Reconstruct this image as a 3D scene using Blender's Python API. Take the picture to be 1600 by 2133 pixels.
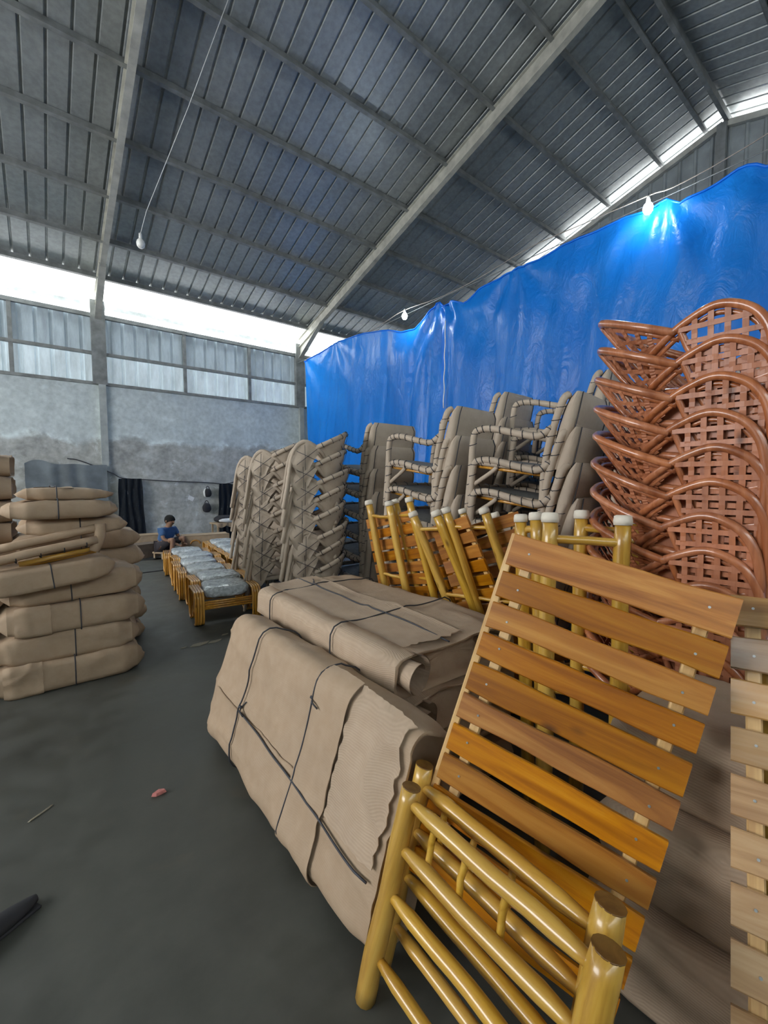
import bpy, math, random
from mathutils import Vector, Matrix, noise, Quaternion
R = math.radians
V = Vector
random.seed(7)
scene = bpy.context.scene
for o in list(bpy.data.objects):
    bpy.data.objects.remove(o)
col = scene.collection

# ------------------------------------------------------------------ camera
F, CX, CY, EYE = 905.0, 800.0, 1066.5, 1.45
PITCH, YAW = math.atan(63 / F), R(51.7)
fw = V((math.cos(YAW) * math.cos(PITCH), math.sin(YAW) * math.cos(PITCH), -math.sin(PITCH)))
rt = V((math.sin(YAW), -math.cos(YAW), 0))
up = rt.cross(fw)
CAM = V((0, 0, EYE))
cam = bpy.data.cameras.new('camera')
cam.sensor_fit = 'HORIZONTAL'; cam.sensor_width = 36; cam.lens = F / 1600 * 36
cam.clip_start = 0.05; cam.clip_end = 200
cam_o = bpy.data.objects.new('camera', cam); col.objects.link(cam_o)
M = Matrix((rt, up, -fw)).transposed().to_4x4(); M.translation = CAM
cam_o.matrix_world = M
scene.camera = cam_o

# ------------------------------------------------------------------ light
world = bpy.data.worlds.new('sky'); scene.world = world; world.use_nodes = True
wn = world.node_tree.nodes; wl = world.node_tree.links
bg = wn['Background']
bg.inputs[0].default_value = (0.98, 0.99, 1.0, 1)
bg.inputs[1].default_value = 7.0
scene.view_settings.view_transform = 'Standard'
scene.view_settings.look = 'None'
scene.view_settings.gamma = 1
scene.view_settings.use_curve_mapping = False
scene.view_settings.exposure = 0.9
scene.cycles.use_denoising = True
scene.cycles.max_bounces = 8
scene.cycles.diffuse_bounces = 5
scene.cycles.sample_clamp_indirect = 6.0
scene.cycles.caustics_reflective = False
scene.cycles.caustics_refractive = False

def portal(name, loc, direction, sx, sy):
    l = bpy.data.lights.new(name, 'AREA'); l.shape = 'RECTANGLE'; l.size = sx; l.size_y = sy
    l.cycles.is_portal = True
    o = bpy.data.objects.new(name, l); col.objects.link(o)
    o.location = loc; o.rotation_euler = V(direction).to_track_quat('-Z', 'Y').to_euler()
    return o
# room: back wall Y=11.2, right gable X=9.75, left gable X=-7, front wall Y=-5.9, ridge Y=2.65
XL, XR, YB, YF, YRIDGE = -7.0, 9.75, 11.2, -5.9, 2.65
WIN_Y0, WIN_Y1, WIN_Z0, WIN_Z1 = 1.4, 7.8, 2.0, 4.8
portal('window_daylight', (XL - 0.15, (WIN_Y0 + WIN_Y1) / 2, (WIN_Z0 + WIN_Z1) / 2), (1, 0, 0), WIN_Y1 - WIN_Y0, WIN_Z1 - WIN_Z0)

def roofz(y):            # underside of the purlins
    return 8.55 - 0.285 * y if y >= YRIDGE else 8.55 - 0.285 * (2 * YRIDGE - y)

# ------------------------------------------------------------------ helpers
def ray(x, y): return fw + rt * ((x - CX) / F) - up * ((y - CY) / F)
def at_z(x, y, z): d = ray(x, y); return CAM + d * ((z - EYE) / d.z)
def at_x(x, y, X): d = ray(x, y); return CAM + d * (X / d.x)
def at_y(x, y, Y): d = ray(x, y); return CAM + d * (Y / d.y)
def at_d(x, y, D): return CAM + ray(x, y) * D

class MB:
    def __init__(s): s.v = []; s.f = []; s.sm = []
    def add(s, vs, fs, smooth=False):
        b = len(s.v); s.v += [tuple(q) for q in vs]
        for f in fs: s.f.append(tuple(b + i for i in f)); s.sm.append(smooth)
    def box(s, c, size, rot=None, bev=0.0):
        c = V(c); hx, hy, hz = size[0] / 2, size[1] / 2, size[2] / 2
        if bev > 0:
            vs = []; e = bev
            for sz in (-1, 1):
                for (dx, dy) in ((1, 0), (0, 1)):
                    pass
            # chamfered box: three vertices at each corner
            idx = {}
            for sx in (-1, 1):
                for sy in (-1, 1):
                    for sz in (-1, 1):
                        for k in range(3):
                            p = [sx * (hx - e), sy * (hy - e), sz * (hz - e)]
                            p[k] = (sx * hx, sy * hy, sz * hz)[k]
                            idx[sx, sy, sz, k] = len(vs); vs.append(V(p))
            fs = []
            for k in range(3):
                a, b = [(1, 2), (2, 0), (0, 1)][k]
                for sg in (-1, 1):
                    q = []
                    for (i, j) in ((-1, -1), (1, -1), (1, 1), (-1, 1)):
                        t = [0, 0, 0]; t[k] = sg; t[a] = i; t[b] = j; q.append(idx[t[0], t[1], t[2], k])
                    fs.append(q if sg > 0 else q[::-1])
                    for sg2 in (-1, 1):      # edge along axis b between faces k and a
                        pass
            for k in range(3):               # edge chamfers along axis k
                a, b = [(1, 2), (2, 0), (0, 1)][k]
                for i in (-1, 1):
                    for j in (-1, 1):
                        q = []
                        for (sg, f) in ((-1, a), (1, a), (1, b), (-1, b)):
                            t = [0, 0, 0]; t[k] = sg; t[a] = i; t[b] = j; q.append(idx[t[0], t[1], t[2], f])
                        fs.append(q if i * j > 0 else q[::-1])
            for sx in (-1, 1):
                for sy in (-1, 1):
                    for sz in (-1, 1):
                        q = [idx[sx, sy, sz, k] for k in range(3)]
                        fs.append(q if sx * sy * sz > 0 else q[::-1])
        else:
            vs = [V((x, y, z)) for z in (-hz, hz) for y in (-hy, hy) for x in (-hx, hx)]
            fs = [(0, 2, 3, 1), (4, 5, 7, 6), (0, 1, 5, 4), (2, 6, 7, 3), (0, 4, 6, 2), (1, 3, 7, 5)]
        if rot is not None: vs = [rot @ q for q in vs]
        s.add([q + c for q in vs], fs)
        return s
    def bar(s, p0, p1, w, h, upv=(0, 0, 1), bev=0.0):
        p0, p1 = V(p0), V(p1); d = p1 - p0; L = d.length; x = d / L
        y = V(upv).cross(x)
        if y.length < 1e-5: y = V((0, 1, 0)).cross(x)
        y.normalize(); z = x.cross(y)
        return s.box((p0 + p1) / 2, (L, w, h), Matrix((x, y, z)).transposed(), bev)
    def tube(s, pts, r, n=8, closed=False, cap=True, jitter=0.0, seed=0):
        pts = [V(p) for p in pts]; N = len(pts)
        rs = r if isinstance(r, (list, tuple)) else [r] * N
        T = []
        for i in range(N):
            a = pts[(i - 1) % N] if (closed or i > 0) else pts[i]
            b = pts[(i + 1) % N] if (closed or i < N - 1) else pts[i]
            t = b - a; T.append(t.normalized() if t.length > 1e-9 else V((0, 0, 1)))
        u = T[0].orthogonal().normalized()
        vs = []
        for i in range(N):
            u = (u - T[i] * u.dot(T[i]))
            u = u.normalized() if u.length > 1e-6 else T[i].orthogonal().normalized()
            w = T[i].cross(u)
            for k in range(n):
                a = 2 * math.pi * k / n
                rr = rs[i]
                if jitter: rr *= 1 + jitter * noise.noise(V((i * .9 + seed, math.cos(a) * .7, math.sin(a) * .7 + seed)))
                vs.append(pts[i] + (u * math.cos(a) + w * math.sin(a)) * rr)
        fs = []
        for i in range(N if closed else N - 1):
            j = (i + 1) % N
            for k in range(n):
                l = (k + 1) % n
                fs.append((i * n + k, i * n + l, j * n + l, j * n + k))
        s.add(vs, fs, True)
        if cap and not closed:
            b = len(s.v) - N * n
            s.f.append(tuple(b + k for k in range(n))[::-1]); s.sm.append(False)
            s.f.append(tuple(b + (N - 1) * n + k for k in range(n))); s.sm.append(False)
        return s
    def grid(s, fn, nu, nv, cu=False, cv=False, smooth=True):
        vs = [fn(i / (nu if cu else nu - 1), j / (nv if cv else nv - 1)) for i in range(nu) for j in range(nv)]
        fs = []
        for i in range(nu if cu else nu - 1):
            for j in range(nv if cv else nv - 1):
                a, b = (i + 1) % nu, (j + 1) % nv
                fs.append((i * nv + j, a * nv + j, a * nv + b, i * nv + b))
        s.add(vs, fs, smooth); return s
    def mesh(s, name, mat):
        me = bpy.data.meshes.new(name); me.from_pydata(s.v, [], s.f)
        me.polygons.foreach_set('use_smooth', s.sm)
        me.update()
        if mat: me.materials.append(mat)
        return me
    def build(s, name, mat, parent=None):
        return link(name, s.mesh(name, mat), parent)

def link(name, me, parent=None, loc=None):
    o = bpy.data.objects.new(name, me); col.objects.link(o)
    if parent: o.parent = parent
    if loc is not None: o.location = loc
    return o
def tag(o, label=None, cat=None, group=None, kind=None):
    if label: o['label'] = label
    if cat: o['category'] = cat
    if group: o['group'] = group
    if kind: o['kind'] = kind
    return o
def thing(name, label, cat, loc=(0, 0, 0), rz=0.0, group=None):
    o = bpy.data.objects.new(name, None); col.objects.link(o)
    o.location = loc; o.rotation_euler = (0, 0, rz); o.empty_display_size = .1
    return tag(o, label, cat, group)
kids = {}
def copy_tree(root, label=None, group=None):
    def rec(o, parent):
        c = o.copy(); col.objects.link(c)
        if parent: c.parent = parent
        for ch in o.children: rec(ch, c)
        return c
    c = rec(root, None)
    if label: c['label'] = label
    if group: c['group'] = group
    return c
def axes(x, y, z, loc):
    m = Matrix((V(x), V(y), V(z))).transposed().to_4x4(); m.translation = V(loc); return m
def spline(P, n=6, closed=False):
    P = [V(p) for p in P]; N = len(P); out = []
    for i in range(N if closed else N - 1):
        p1, p2 = P[i], P[(i + 1) % N]
        p0 = P[i - 1] if (closed or i > 0) else p1 * 2 - p2
        p3 = P[(i + 2) % N] if (closed or i < N - 2) else p2 * 2 - p1
        for k in range(n):
            t = k / n
            out.append(.5 * ((2 * p1) + (p2 - p0) * t + (2 * p0 - 5 * p1 + 4 * p2 - p3) * t * t + (3 * p1 - p0 - 3 * p2 + p3) * t ** 3))
    if not closed: out.append(P[-1])
    return out
def sstep(t): t = max(0., min(1., t)); return t * t * (3 - 2 * t)
ORD = ['bottom', 'second', 'third', 'fourth', 'fifth', 'sixth', 'seventh', 'eighth', 'ninth', 'tenth', 'eleventh', 'twelfth']
def level(k, n): return 'topmost' if k == n - 1 else ('lowest' if k == 0 else ORD[n - 1 - k] + ' from the top')

# ------------------------------------------------------------------ materials
class N:
    def __init__(s, name):
        s.m = bpy.data.materials.new(name); s.m.use_nodes = True
        s.t = s.m.node_tree; s.t.nodes.clear()
        s.out = s.n('ShaderNodeOutputMaterial')
    def n(s, typ, **kw):
        x = s.t.nodes.new(typ)
        for k, v in kw.items(): setattr(x, k, v)
        return x
    def l(s, a, b): s.t.links.new(a, b)
    def coords(s, scale=(1, 1, 1), rnd=True):
        tc = s.n('ShaderNodeTexCoord'); mp = s.n('ShaderNodeMapping'); mp.inputs['Scale'].default_value = scale
        if rnd:
            oi = s.n('ShaderNodeObjectInfo'); mu = s.n('ShaderNodeMath', operation='MULTIPLY'); mu.inputs[1].default_value = 37.0
            s.l(oi.outputs['Random'], mu.inputs[0])
            ad = s.n('ShaderNodeVectorMath', operation='ADD')
            s.l(tc.outputs['Object'], ad.inputs[0]); s.l(mu.outputs[0], ad.inputs[1]); s.l(ad.outputs[0], mp.inputs[0])
        else: s.l(tc.outputs['Object'], mp.inputs[0])
        return mp.outputs[0]
    def noise(s, vec, scale, detail=4, rough=.55, dist=0.):
        x = s.n('ShaderNodeTexNoise'); x.inputs['Scale'].default_value = scale
        x.inputs['Detail'].default_value = detail; x.inputs['Roughness'].default_value = rough; x.inputs['Distortion'].default_value = dist
        s.l(vec, x.inputs['Vector']); return x.outputs['Fac']
    def ramp(s, fac, stops, interp='LINEAR'):
        x = s.n('ShaderNodeValToRGB'); x.color_ramp.interpolation = interp
        e = x.color_ramp.elements
        while len(e) < len(stops): e.new(.5)
        for i, (p, c) in enumerate(stops):
            e[i].position = p; e[i].color = (c[0], c[1], c[2], 1) if len(c) == 3 else c
        s.l(fac, x.inputs[0]); return x.outputs[0]
    def mix(s, fac, a, b, mode='MIX'):
        x = s.n('ShaderNodeMix', data_type='RGBA', blend_type=mode)
        for v, i in ((fac, 0), (a, 6), (b, 7)):
            if hasattr(v, 'is_linked'): s.l(v, x.inputs[i])
            elif i == 0: x.inputs[0].default_value = v
            else: x.inputs[i].default_value = (v[0], v[1], v[2], 1)
        return x.outputs[2]
    def bump(s, h, strength=.3, dist=.01, prev=None):
        x = s.n('ShaderNodeBump'); x.inputs['Strength'].default_value = strength; x.inputs['Distance'].default_value = dist
        s.l(h, x.inputs['Height'])
        if prev: s.l(prev, x.inputs['Normal'])
        return x.outputs[0]
    def bsdf(s, color, rough=.5, metal=0., normal=None, coat=0., spec=.5):
        b = s.n('ShaderNodeBsdfPrincipled')
        if hasattr(color, 'is_linked'): s.l(color, b.inputs['Base Color'])
        else: b.inputs['Base Color'].default_value = (*color, 1)
        if hasattr(rough, 'is_linked'): s.l(rough, b.inputs['Roughness'])
        else: b.inputs['Roughness'].default_value = rough
        b.inputs['Metallic'].default_value = metal; b.inputs['Coat Weight'].default_value = coat; b.inputs['Coat Roughness'].default_value = .12
        b.inputs['Specular IOR Level'].default_value = spec
        if normal: s.l(normal, b.inputs['Normal'])
        s.l(b.outputs[0], s.out.inputs[0]); s.b = b
        return s
    def translucent(s, color, amount):
        t = s.n('ShaderNodeBsdfTranslucent')
        if hasattr(color, 'is_linked'): s.l(color, t.inputs[0])
        else: t.inputs[0].default_value = (*color, 1)
        mx = s.n('ShaderNodeMixShader'); mx.inputs[0].default_value = amount
        s.l(s.b.outputs[0], mx.inputs[1]); s.l(t.outputs[0], mx.inputs[2]); s.l(mx.outputs[0], s.out.inputs[0]); return s

def M_simple(name, color, rough=.6, metal=0., coat=0., var=.25, scale=12., bump=.0):
    m = N(name); c = m.coords(); f = m.noise(c, scale)
    cc = m.ramp(f, [(.25, [x * (1 - var) for x in color]), (.75, [min(1, x * (1 + var)) for x in color])])
    nm = m.bump(m.noise(c, scale * 3), bump, .005) if bump else None
    m.bsdf(cc, rough, metal, nm, coat); return m.m

def M_roof():
    m = N('galvanised_steel'); c = m.coords((1, 1, 1))
    f = m.noise(c, 1.3, 5); g = m.noise(c, 14, 3)
    cc = m.ramp(f, [(.3, (.275, .295, .29)), (.7, (.39, .41, .40))])
    cc = m.mix(.25, cc, m.ramp(g, [(.35, (.12, .14, .14)), (.65, (.38, .42, .43))]))
    m.bsdf(cc, .42, .40, m.bump(f, .15, .02)); return m.m
def M_fibre(name, color, amount, rough=.4):
    m = N(name); c = m.coords((1, 1, .25)); f = m.noise(c, 5, 5, .65)
    cc = m.ramp(f, [(.3, [x * .62 for x in color]), (.65, color)])
    m.bsdf(cc, rough, 0., m.bump(f, .1, .01)); m.translucent(cc, amount); return m.m
def M_wall():
    m = N('plastered_wall'); c = m.coords((1, 1, 1), False)
    f = m.noise(c, .9, 6, .6, .4); g = m.noise(c, 3.2, 6, .65); h = m.noise(c, 11, 5)
    cc = m.ramp(f, [(.30, (.15, .165, .17)), (.45, (.23, .25, .25)), (.56, (.30, .31, .29)), (.72, (.40, .44, .44))])
    # plaster coats: a paler upper coat, raw brownish render below
    sep = m.n('ShaderNodeSeparateXYZ'); m.l(c, sep.inputs[0])
    wob = m.n('ShaderNodeMath', operation='MULTIPLY_ADD'); wob.inputs[1].default_value = .7; m.l(f, wob.inputs[0]); m.l(sep.outputs[2], wob.inputs[2])
    low = m.ramp(wob.outputs[0], [(0., (1, 1, 1)), (1., (0, 0, 0))])
    def band(lo, hi, src):
        mr = m.n('ShaderNodeMapRange'); mr.inputs[1].default_value = lo; mr.inputs[2].default_value = hi; m.l(src, mr.inputs[0]); return mr.outputs[0]
    upper = band(2.62, 2.75, wob.outputs[0])
    brown = m.ramp(g, [(.36, (.13, .118, .10)), (.52, (.25, .235, .21)), (.66, (.38, .39, .38))])
    upc = m.ramp(g, [(.3, (.30, .335, .34)), (.7, (.42, .46, .46))])
    cc = m.mix(.6, cc, brown)
    cc = m.mix(upper, cc, upc)
    # row of white efflorescence along the joint between the two coats
    st = m.n('ShaderNodeMath', operation='SUBTRACT'); st.inputs[0].default_value = 2.72; m.l(wob.outputs[0], st.inputs[1])
    ab = m.n('ShaderNodeMath', operation='ABSOLUTE'); m.l(st.outputs[0], ab.inputs[0])
    line = band(.09, .0, ab.outputs[0])
    lm = m.n('ShaderNodeMath', operation='MULTIPLY'); m.l(line, lm.inputs[0]); m.l(m.ramp(g, [(.45, (0, 0, 0)), (.6, (.8, .8, .8))]), lm.inputs[1])
    cc = m.mix(lm.outputs[0], cc, (.60, .66, .66))
    sp = m.ramp(m.noise(c, 2.1, 5, .7, .8), [(.60, (0, 0, 0)), (.68, (.7, .7, .7))])
    cc = m.mix(sp, cc, (.48, .52, .53))
    cc = m.mix(.25, cc, m.ramp(h, [(.3, (.12, .12, .12)), (.7, (.5, .5, .5))]))
    cc = m.mix(1.0, cc, (1.55, 1.60, 1.60), 'MULTIPLY'); m.bsdf(cc, .85, 0, m.bump(m.mix(.5, g, h), .35, .02)); return m.m
def M_floor():
    m = N('worn_concrete'); c = m.coords((1, 1, 1), False)
    f = m.noise(c, .8, 6, .6, .5); g = m.noise(c, 6, 6, .65); h = m.noise(c, 40, 3)
    cc = m.ramp(f, [(.3, (.034, .035, .028)), (.55, (.058, .060, .048)), (.75, (.085, .084, .067))])
    st = m.ramp(m.noise(c, 1.6, 5, .6, .6), [(.58, (0, 0, 0)), (.70, (.55, .55, .55))])
    cc = m.mix(st, cc, (.105, .085, .055))
    cc = m.mix(.22, cc, m.ramp(g, [(.3, (.03, .03, .03)), (.7, (.16, .16, .15))]))
    rr = m.ramp(g, [(.3, (.50, .5, .5)), (.7, (.75, .75, .75))])
    m.bsdf(cc, rr, 0, m.bump(m.mix(.4, g, h), .15, .006)); return m.m
def M_tarp():
    m = N('blue_tarpaulin'); c = m.coords((1, 1, .55), False)
    f = m.noise(c, 1.1, 5, .6, 1.2); g = m.noise(c, 5.5, 4, .55, 1.5)
    x = m.n('ShaderNodeTexVoronoi', feature='DISTANCE_TO_EDGE'); x.inputs['Scale'].default_value = 2.6; m.l(c, x.inputs['Vector'])
    cc = m.ramp(f, [(.3, (.006, .20, .78)), (.7, (.010, .265, .92))])
    b1 = m.bump(g, .55, .03); b2 = m.bump(x.outputs[0], .25, .02, b1)
    m.bsdf(cc, .33, 0, b2); m.translucent((.01, .34, 1.0), .40); return m.m
def M_paper(name, base, pitch=.008, rib=.5):
    m = N(name)
    tc = m.n('ShaderNodeTexCoord'); sep = m.n('ShaderNodeSeparateXYZ'); m.l(tc.outputs['Object'], sep.inputs[0])
    ad = m.n('ShaderNodeMath', operation='ADD'); m.l(sep.outputs[1], ad.inputs[0]); m.l(sep.outputs[2], ad.inputs[1])
    mu = m.n('ShaderNodeMath', operation='MULTIPLY'); mu.inputs[1].default_value = 2 * math.pi / pitch; m.l(ad.outputs[0], mu.inputs[0])
    sn = m.n('ShaderNodeMath', operation='SINE'); m.l(mu.outputs[0], sn.inputs[0])
    c = m.coords(); f = m.noise(c, 4, 5, .6, .3); g = m.noise(c, 17, 4)
    cc = m.ramp(f, [(.3, [x * .93 for x in base]), (.7, [min(1, x * 1.05) for x in base])])
    cc = m.mix(.05, cc, m.ramp(g, [(.35, (.18, .13, .09)), (.65, (.75, .68, .58))]))
    # ribs show through here and there, as in thin single-faced board
    mr = m.n('ShaderNodeMapRange'); mr.inputs[1].default_value = -1; mr.inputs[2].default_value = 1; mr.inputs[3].default_value = .90; mr.inputs[4].default_value = 1.05
    m.l(sn.outputs[0], mr.inputs[0])
    cc = m.mix(rib, cc, mr.outputs[0], 'MULTIPLY')
    b = m.bump(sn.outputs[0], rib * .35, .002); b = m.bump(f, .22, .03, b)
    m.bsdf(cc, .72, 0, b, spec=.35); return m.m
def M_wood(name, dark, mid, light, axis=0, coat=.6, rough=.38, grain=1.0, vary=(.92, 1.08), sat=(.97, 1.03)):
    m = N(name); s = [22, 22, 22]; s[axis] = 1.6
    c = m.coords(s); f = m.noise(c, 1.0 * grain, 5, .6, 1.1)
    s2 = [5, 5, 5]; s2[axis] = 1.2
    c2 = m.coords(s2); k = m.noise(c2, 1.0, 3, .5, .8)
    cc = m.ramp(f, [(.34, dark), (.5, mid), (.68, light)])
    oi = m.n('ShaderNodeObjectInfo')
    cc = m.mix(.4, cc, m.ramp(k, [(.3, dark), (.62, mid), (.8, light)]))
    hs = m.n('ShaderNodeHueSaturation'); m.l(cc, hs.inputs['Color'])
    mr = m.n('ShaderNodeMapRange'); mr.inputs[3].default_value = vary[0]; mr.inputs[4].default_value = vary[1]; m.l(oi.outputs['Random'], mr.inputs[0]); m.l(mr.outputs[0], hs.inputs['Value'])
    m2 = m.n('ShaderNodeMath', operation='MULTIPLY'); m2.inputs[1].default_value = 7.31; m.l(oi.outputs['Random'], m2.inputs[0]); m3 = m.n('ShaderNodeMath', operation='FRACT'); m.l(m2.outputs[0], m3.inputs[0])
    m4 = m.n('ShaderNodeMapRange'); m4.inputs[3].default_value = sat[0]; m4.inputs[4].default_value = sat[1]; m.l(m3.outputs[0], m4.inputs[0]); m.l(m4.outputs[0], hs.inputs['Saturation'])
    kn = m.n('ShaderNodeTexVoronoi'); kn.inputs['Scale'].default_value = 1.0; m.l(m.coords([4 if i == axis else 9 for i in range(3)]), kn.inputs['Vector'])
    kk = m.ramp(kn.outputs['Distance'], [(.05, (1, 1, 1)), (.14, (0, 0, 0))])
    cc = m.mix(kk, hs.outputs[0], [x * .45 for x in dark])
    m.bsdf(cc, rough, 0, m.bump(f, .08, .004), coat); return m.m
def M_plastic():
    m = N('plastic_wrapped_fabric'); c = m.coords((1, 1, 1)); f = m.noise(c, 9, 5, .6, 2.5); g = m.noise(c, 24, 3, .5, 2.)
    cc = m.ramp(f, [(.3, (.28, .31, .32)), (.5, (.50, .55, .57)), (.7, (.78, .83, .85))])
    m.bsdf(cc, .22, 0, m.bump(m.mix(.4, f, g), .8, .04), .5); return m.m
def M_net():
    m = N('black_netting'); c = m.coords((14, 14, 1.6)); f = m.noise(c, 3.0, 4, .7, .4)
    cc = m.ramp(f, [(.50, (.010, .013, .018)), (.66, (.02, .026, .034)), (.76, (.30, .33, .36))])
    m.bsdf(cc, .8, 0, m.bump(f, .3, .01), spec=.2); return m.m
def M_emit(name, color, strength):
    m = N(name); e = m.n('ShaderNodeEmission'); e.inputs[0].default_value = (*color, 1); e.inputs[1].default_value = strength
    m.l(e.outputs[0], m.out.inputs[0]); return m.m

roof_m = M_roof()
eave_m = M_fibre('eave_fibreglass', (.86, .92, .92), .75)
cler_m = M_fibre('clerestory_sheet', (.38, .45, .49), .025, .3)
cler2_m = M_fibre('clerestory_sheet_pale', (.54, .63, .67), .05, .3)
front_fill_m = M_fibre('added_front_fill_sheet', (.60, .68, .70), .25, .3)
gable_m = M_simple('gable_sheet', (.30, .33, .33), .5, .3, var=.3, scale=3)
steel_m = M_simple('grey_steel', (.20, .21, .205), .55, .2, var=.35, scale=6)
rafter_m = M_simple('primed_steel', (.42, .415, .365), .6, .0, var=.3, scale=5)
colm_m = M_simple('painted_column', (.36, .39, .38), .7, .0, var=.25, scale=5)
wall_m, floor_m, tarp_m = M_wall(), M_floor(), M_tarp()
paper_m = M_paper('kraft_paper', (.44, .325, .225), .008, .55)
paper2_m = M_paper('kraft_paper_smooth', (.40, .285, .185), .008, .15)
paper3_m = M_paper('grey_kraft_paper', (.46, .375, .29), .01, .3)
string_m = M_simple('dark_string', (.035, .037, .045), .6)
pole_m = M_wood('varnished_pole', (.34, .165, .016), (.56, .325, .045), (.68, .44, .095), 2, .5, .35)
rail_m = M_wood('varnished_rail', (.37, .17, .016), (.56, .32, .045), (.68, .44, .10), 0, .6, .3)
endg_m = M_wood('end_grain', (.12, .055, .012), (.20, .10, .02), (.27, .14, .035), 2, .3, .5)
slat_m = M_wood('varnished_slat', (.20, .060, .006), (.40, .145, .012), (.58, .275, .045), 0, .25, .38, 1.0, (.75, 1.2), (.92, 1.06))
slat2_m = M_wood('pale_slat', (.28, .135, .048), (.48, .275, .11), (.62, .42, .21), 0, .9, .22, 1.0, (.8, 1.15), (.85, 1.1))
batten_m = M_wood('pale_batten', (.45, .25, .09), (.66, .42, .17), (.78, .56, .28), 2, .4, .4)
tip_m = M_simple('white_tip_wrap', (.68, .62, .52), .8, var=.12)
rattan_m = M_wood('red_rattan', (.24, .07, .025), (.43, .15, .06), (.60, .26, .13), 2, .6, .3)
weave_m = M_wood('red_weave', (.29, .095, .04), (.42, .15, .065), (.52, .21, .10), 2, .1, .55)
honey_m = M_wood('honey_rattan', (.40, .17, .02), (.60, .29, .045), (.72, .42, .11), 2, .8, .28)
plastic_m, net_m = M_plastic(), M_net()
seat_m = M_simple('grey_seat_fabric', (.20, .20, .19), .8, var=.2, scale=30)
metal_m = M_simple('screw_metal', (.6, .6, .58), .3, .9)
black_m = M_simple('black_cloth', (.018, .018, .022), .7)
white_m = M_simple('white_cloth', (.72, .74, .75), .7, var=.1)
skin_m = M_simple('skin', (.30, .165, .10), .6, var=.08)
hair_m = M_simple('hair', (.006, .0055, .0055), .9)
shirt_m = M_simple('blue_shirt', (.055, .13, .28), .85, var=.15)
short_m = M_simple('dark_shorts', (.03, .025, .03), .85)
card_m = M_simple('cardboard', (.42, .31, .20), .85, var=.15)
bulb_on = M_emit('lit_bulb', (.90, .97, 1.0), 60.0)
bulb_off = M_simple('frosted_bulb', (.78, .78, .74), .3, var=.03)
plas_w = M_simple('white_plastic', (.75, .75, .72), .4, var=.05)

# ================================================================== SETTING
b = MB().box(((XL + XR) / 2, (YB + YF) / 2, -.1), (XR - XL + .6, YB - YF + .6, .2)); floor = b.build('floor', floor_m)
tag(floor, 'dark worn concrete warehouse floor with stains', kind='structure')
WT = 3.52      # top of the masonry
b = MB().box(((XL + XR) / 2, YB + .1, WT / 2), (XR - XL, .2, WT)); wall_back = b.build('wall_back', wall_m)
tag(wall_back, 'patchy grey plastered back wall with corrugated sheets above', kind='structure')
FRX = [-3.62, 1.10, 5.82, 9.7]

def rib_profile(width, pitch=.25, h=.028, w=.05):
    """x,z points of a trapezoid-ribbed sheet"""
    pts = []; n = round(width / pitch)
    for i in range(n):
        x = i * pitch
        pts += [(x, 0), (x + pitch - w, 0), (x + pitch - w * .72, h), (x + pitch - w * .28, h)]
    pts.append((n * pitch, 0)); return pts
def ribbed(width, p0, p1, nrm, across, pitch=.25, h=.028, rows=2, w=.05):
    """sheet from p0 to p1 (along the ribs), spread along 'across', ribs standing along nrm"""
    p0, p1, nrm, across = V(p0), V(p1), V(nrm).normalized(), V(across).normalized()
    m = MB(); pr = rib_profile(width, pitch, h, w)
    vs = []
    for k in range(rows):
        q = p0.lerp(p1, k / (rows - 1))
        vs += [q + across * x + nrm * z for (x, z) in pr]
    n = len(pr)
    m.add(vs, [(k * n + i, k * n + i + 1, (k + 1) * n + i + 1, (k + 1) * n + i) for k in range(rows - 1) for i in range(n - 1)])
    return m
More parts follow.
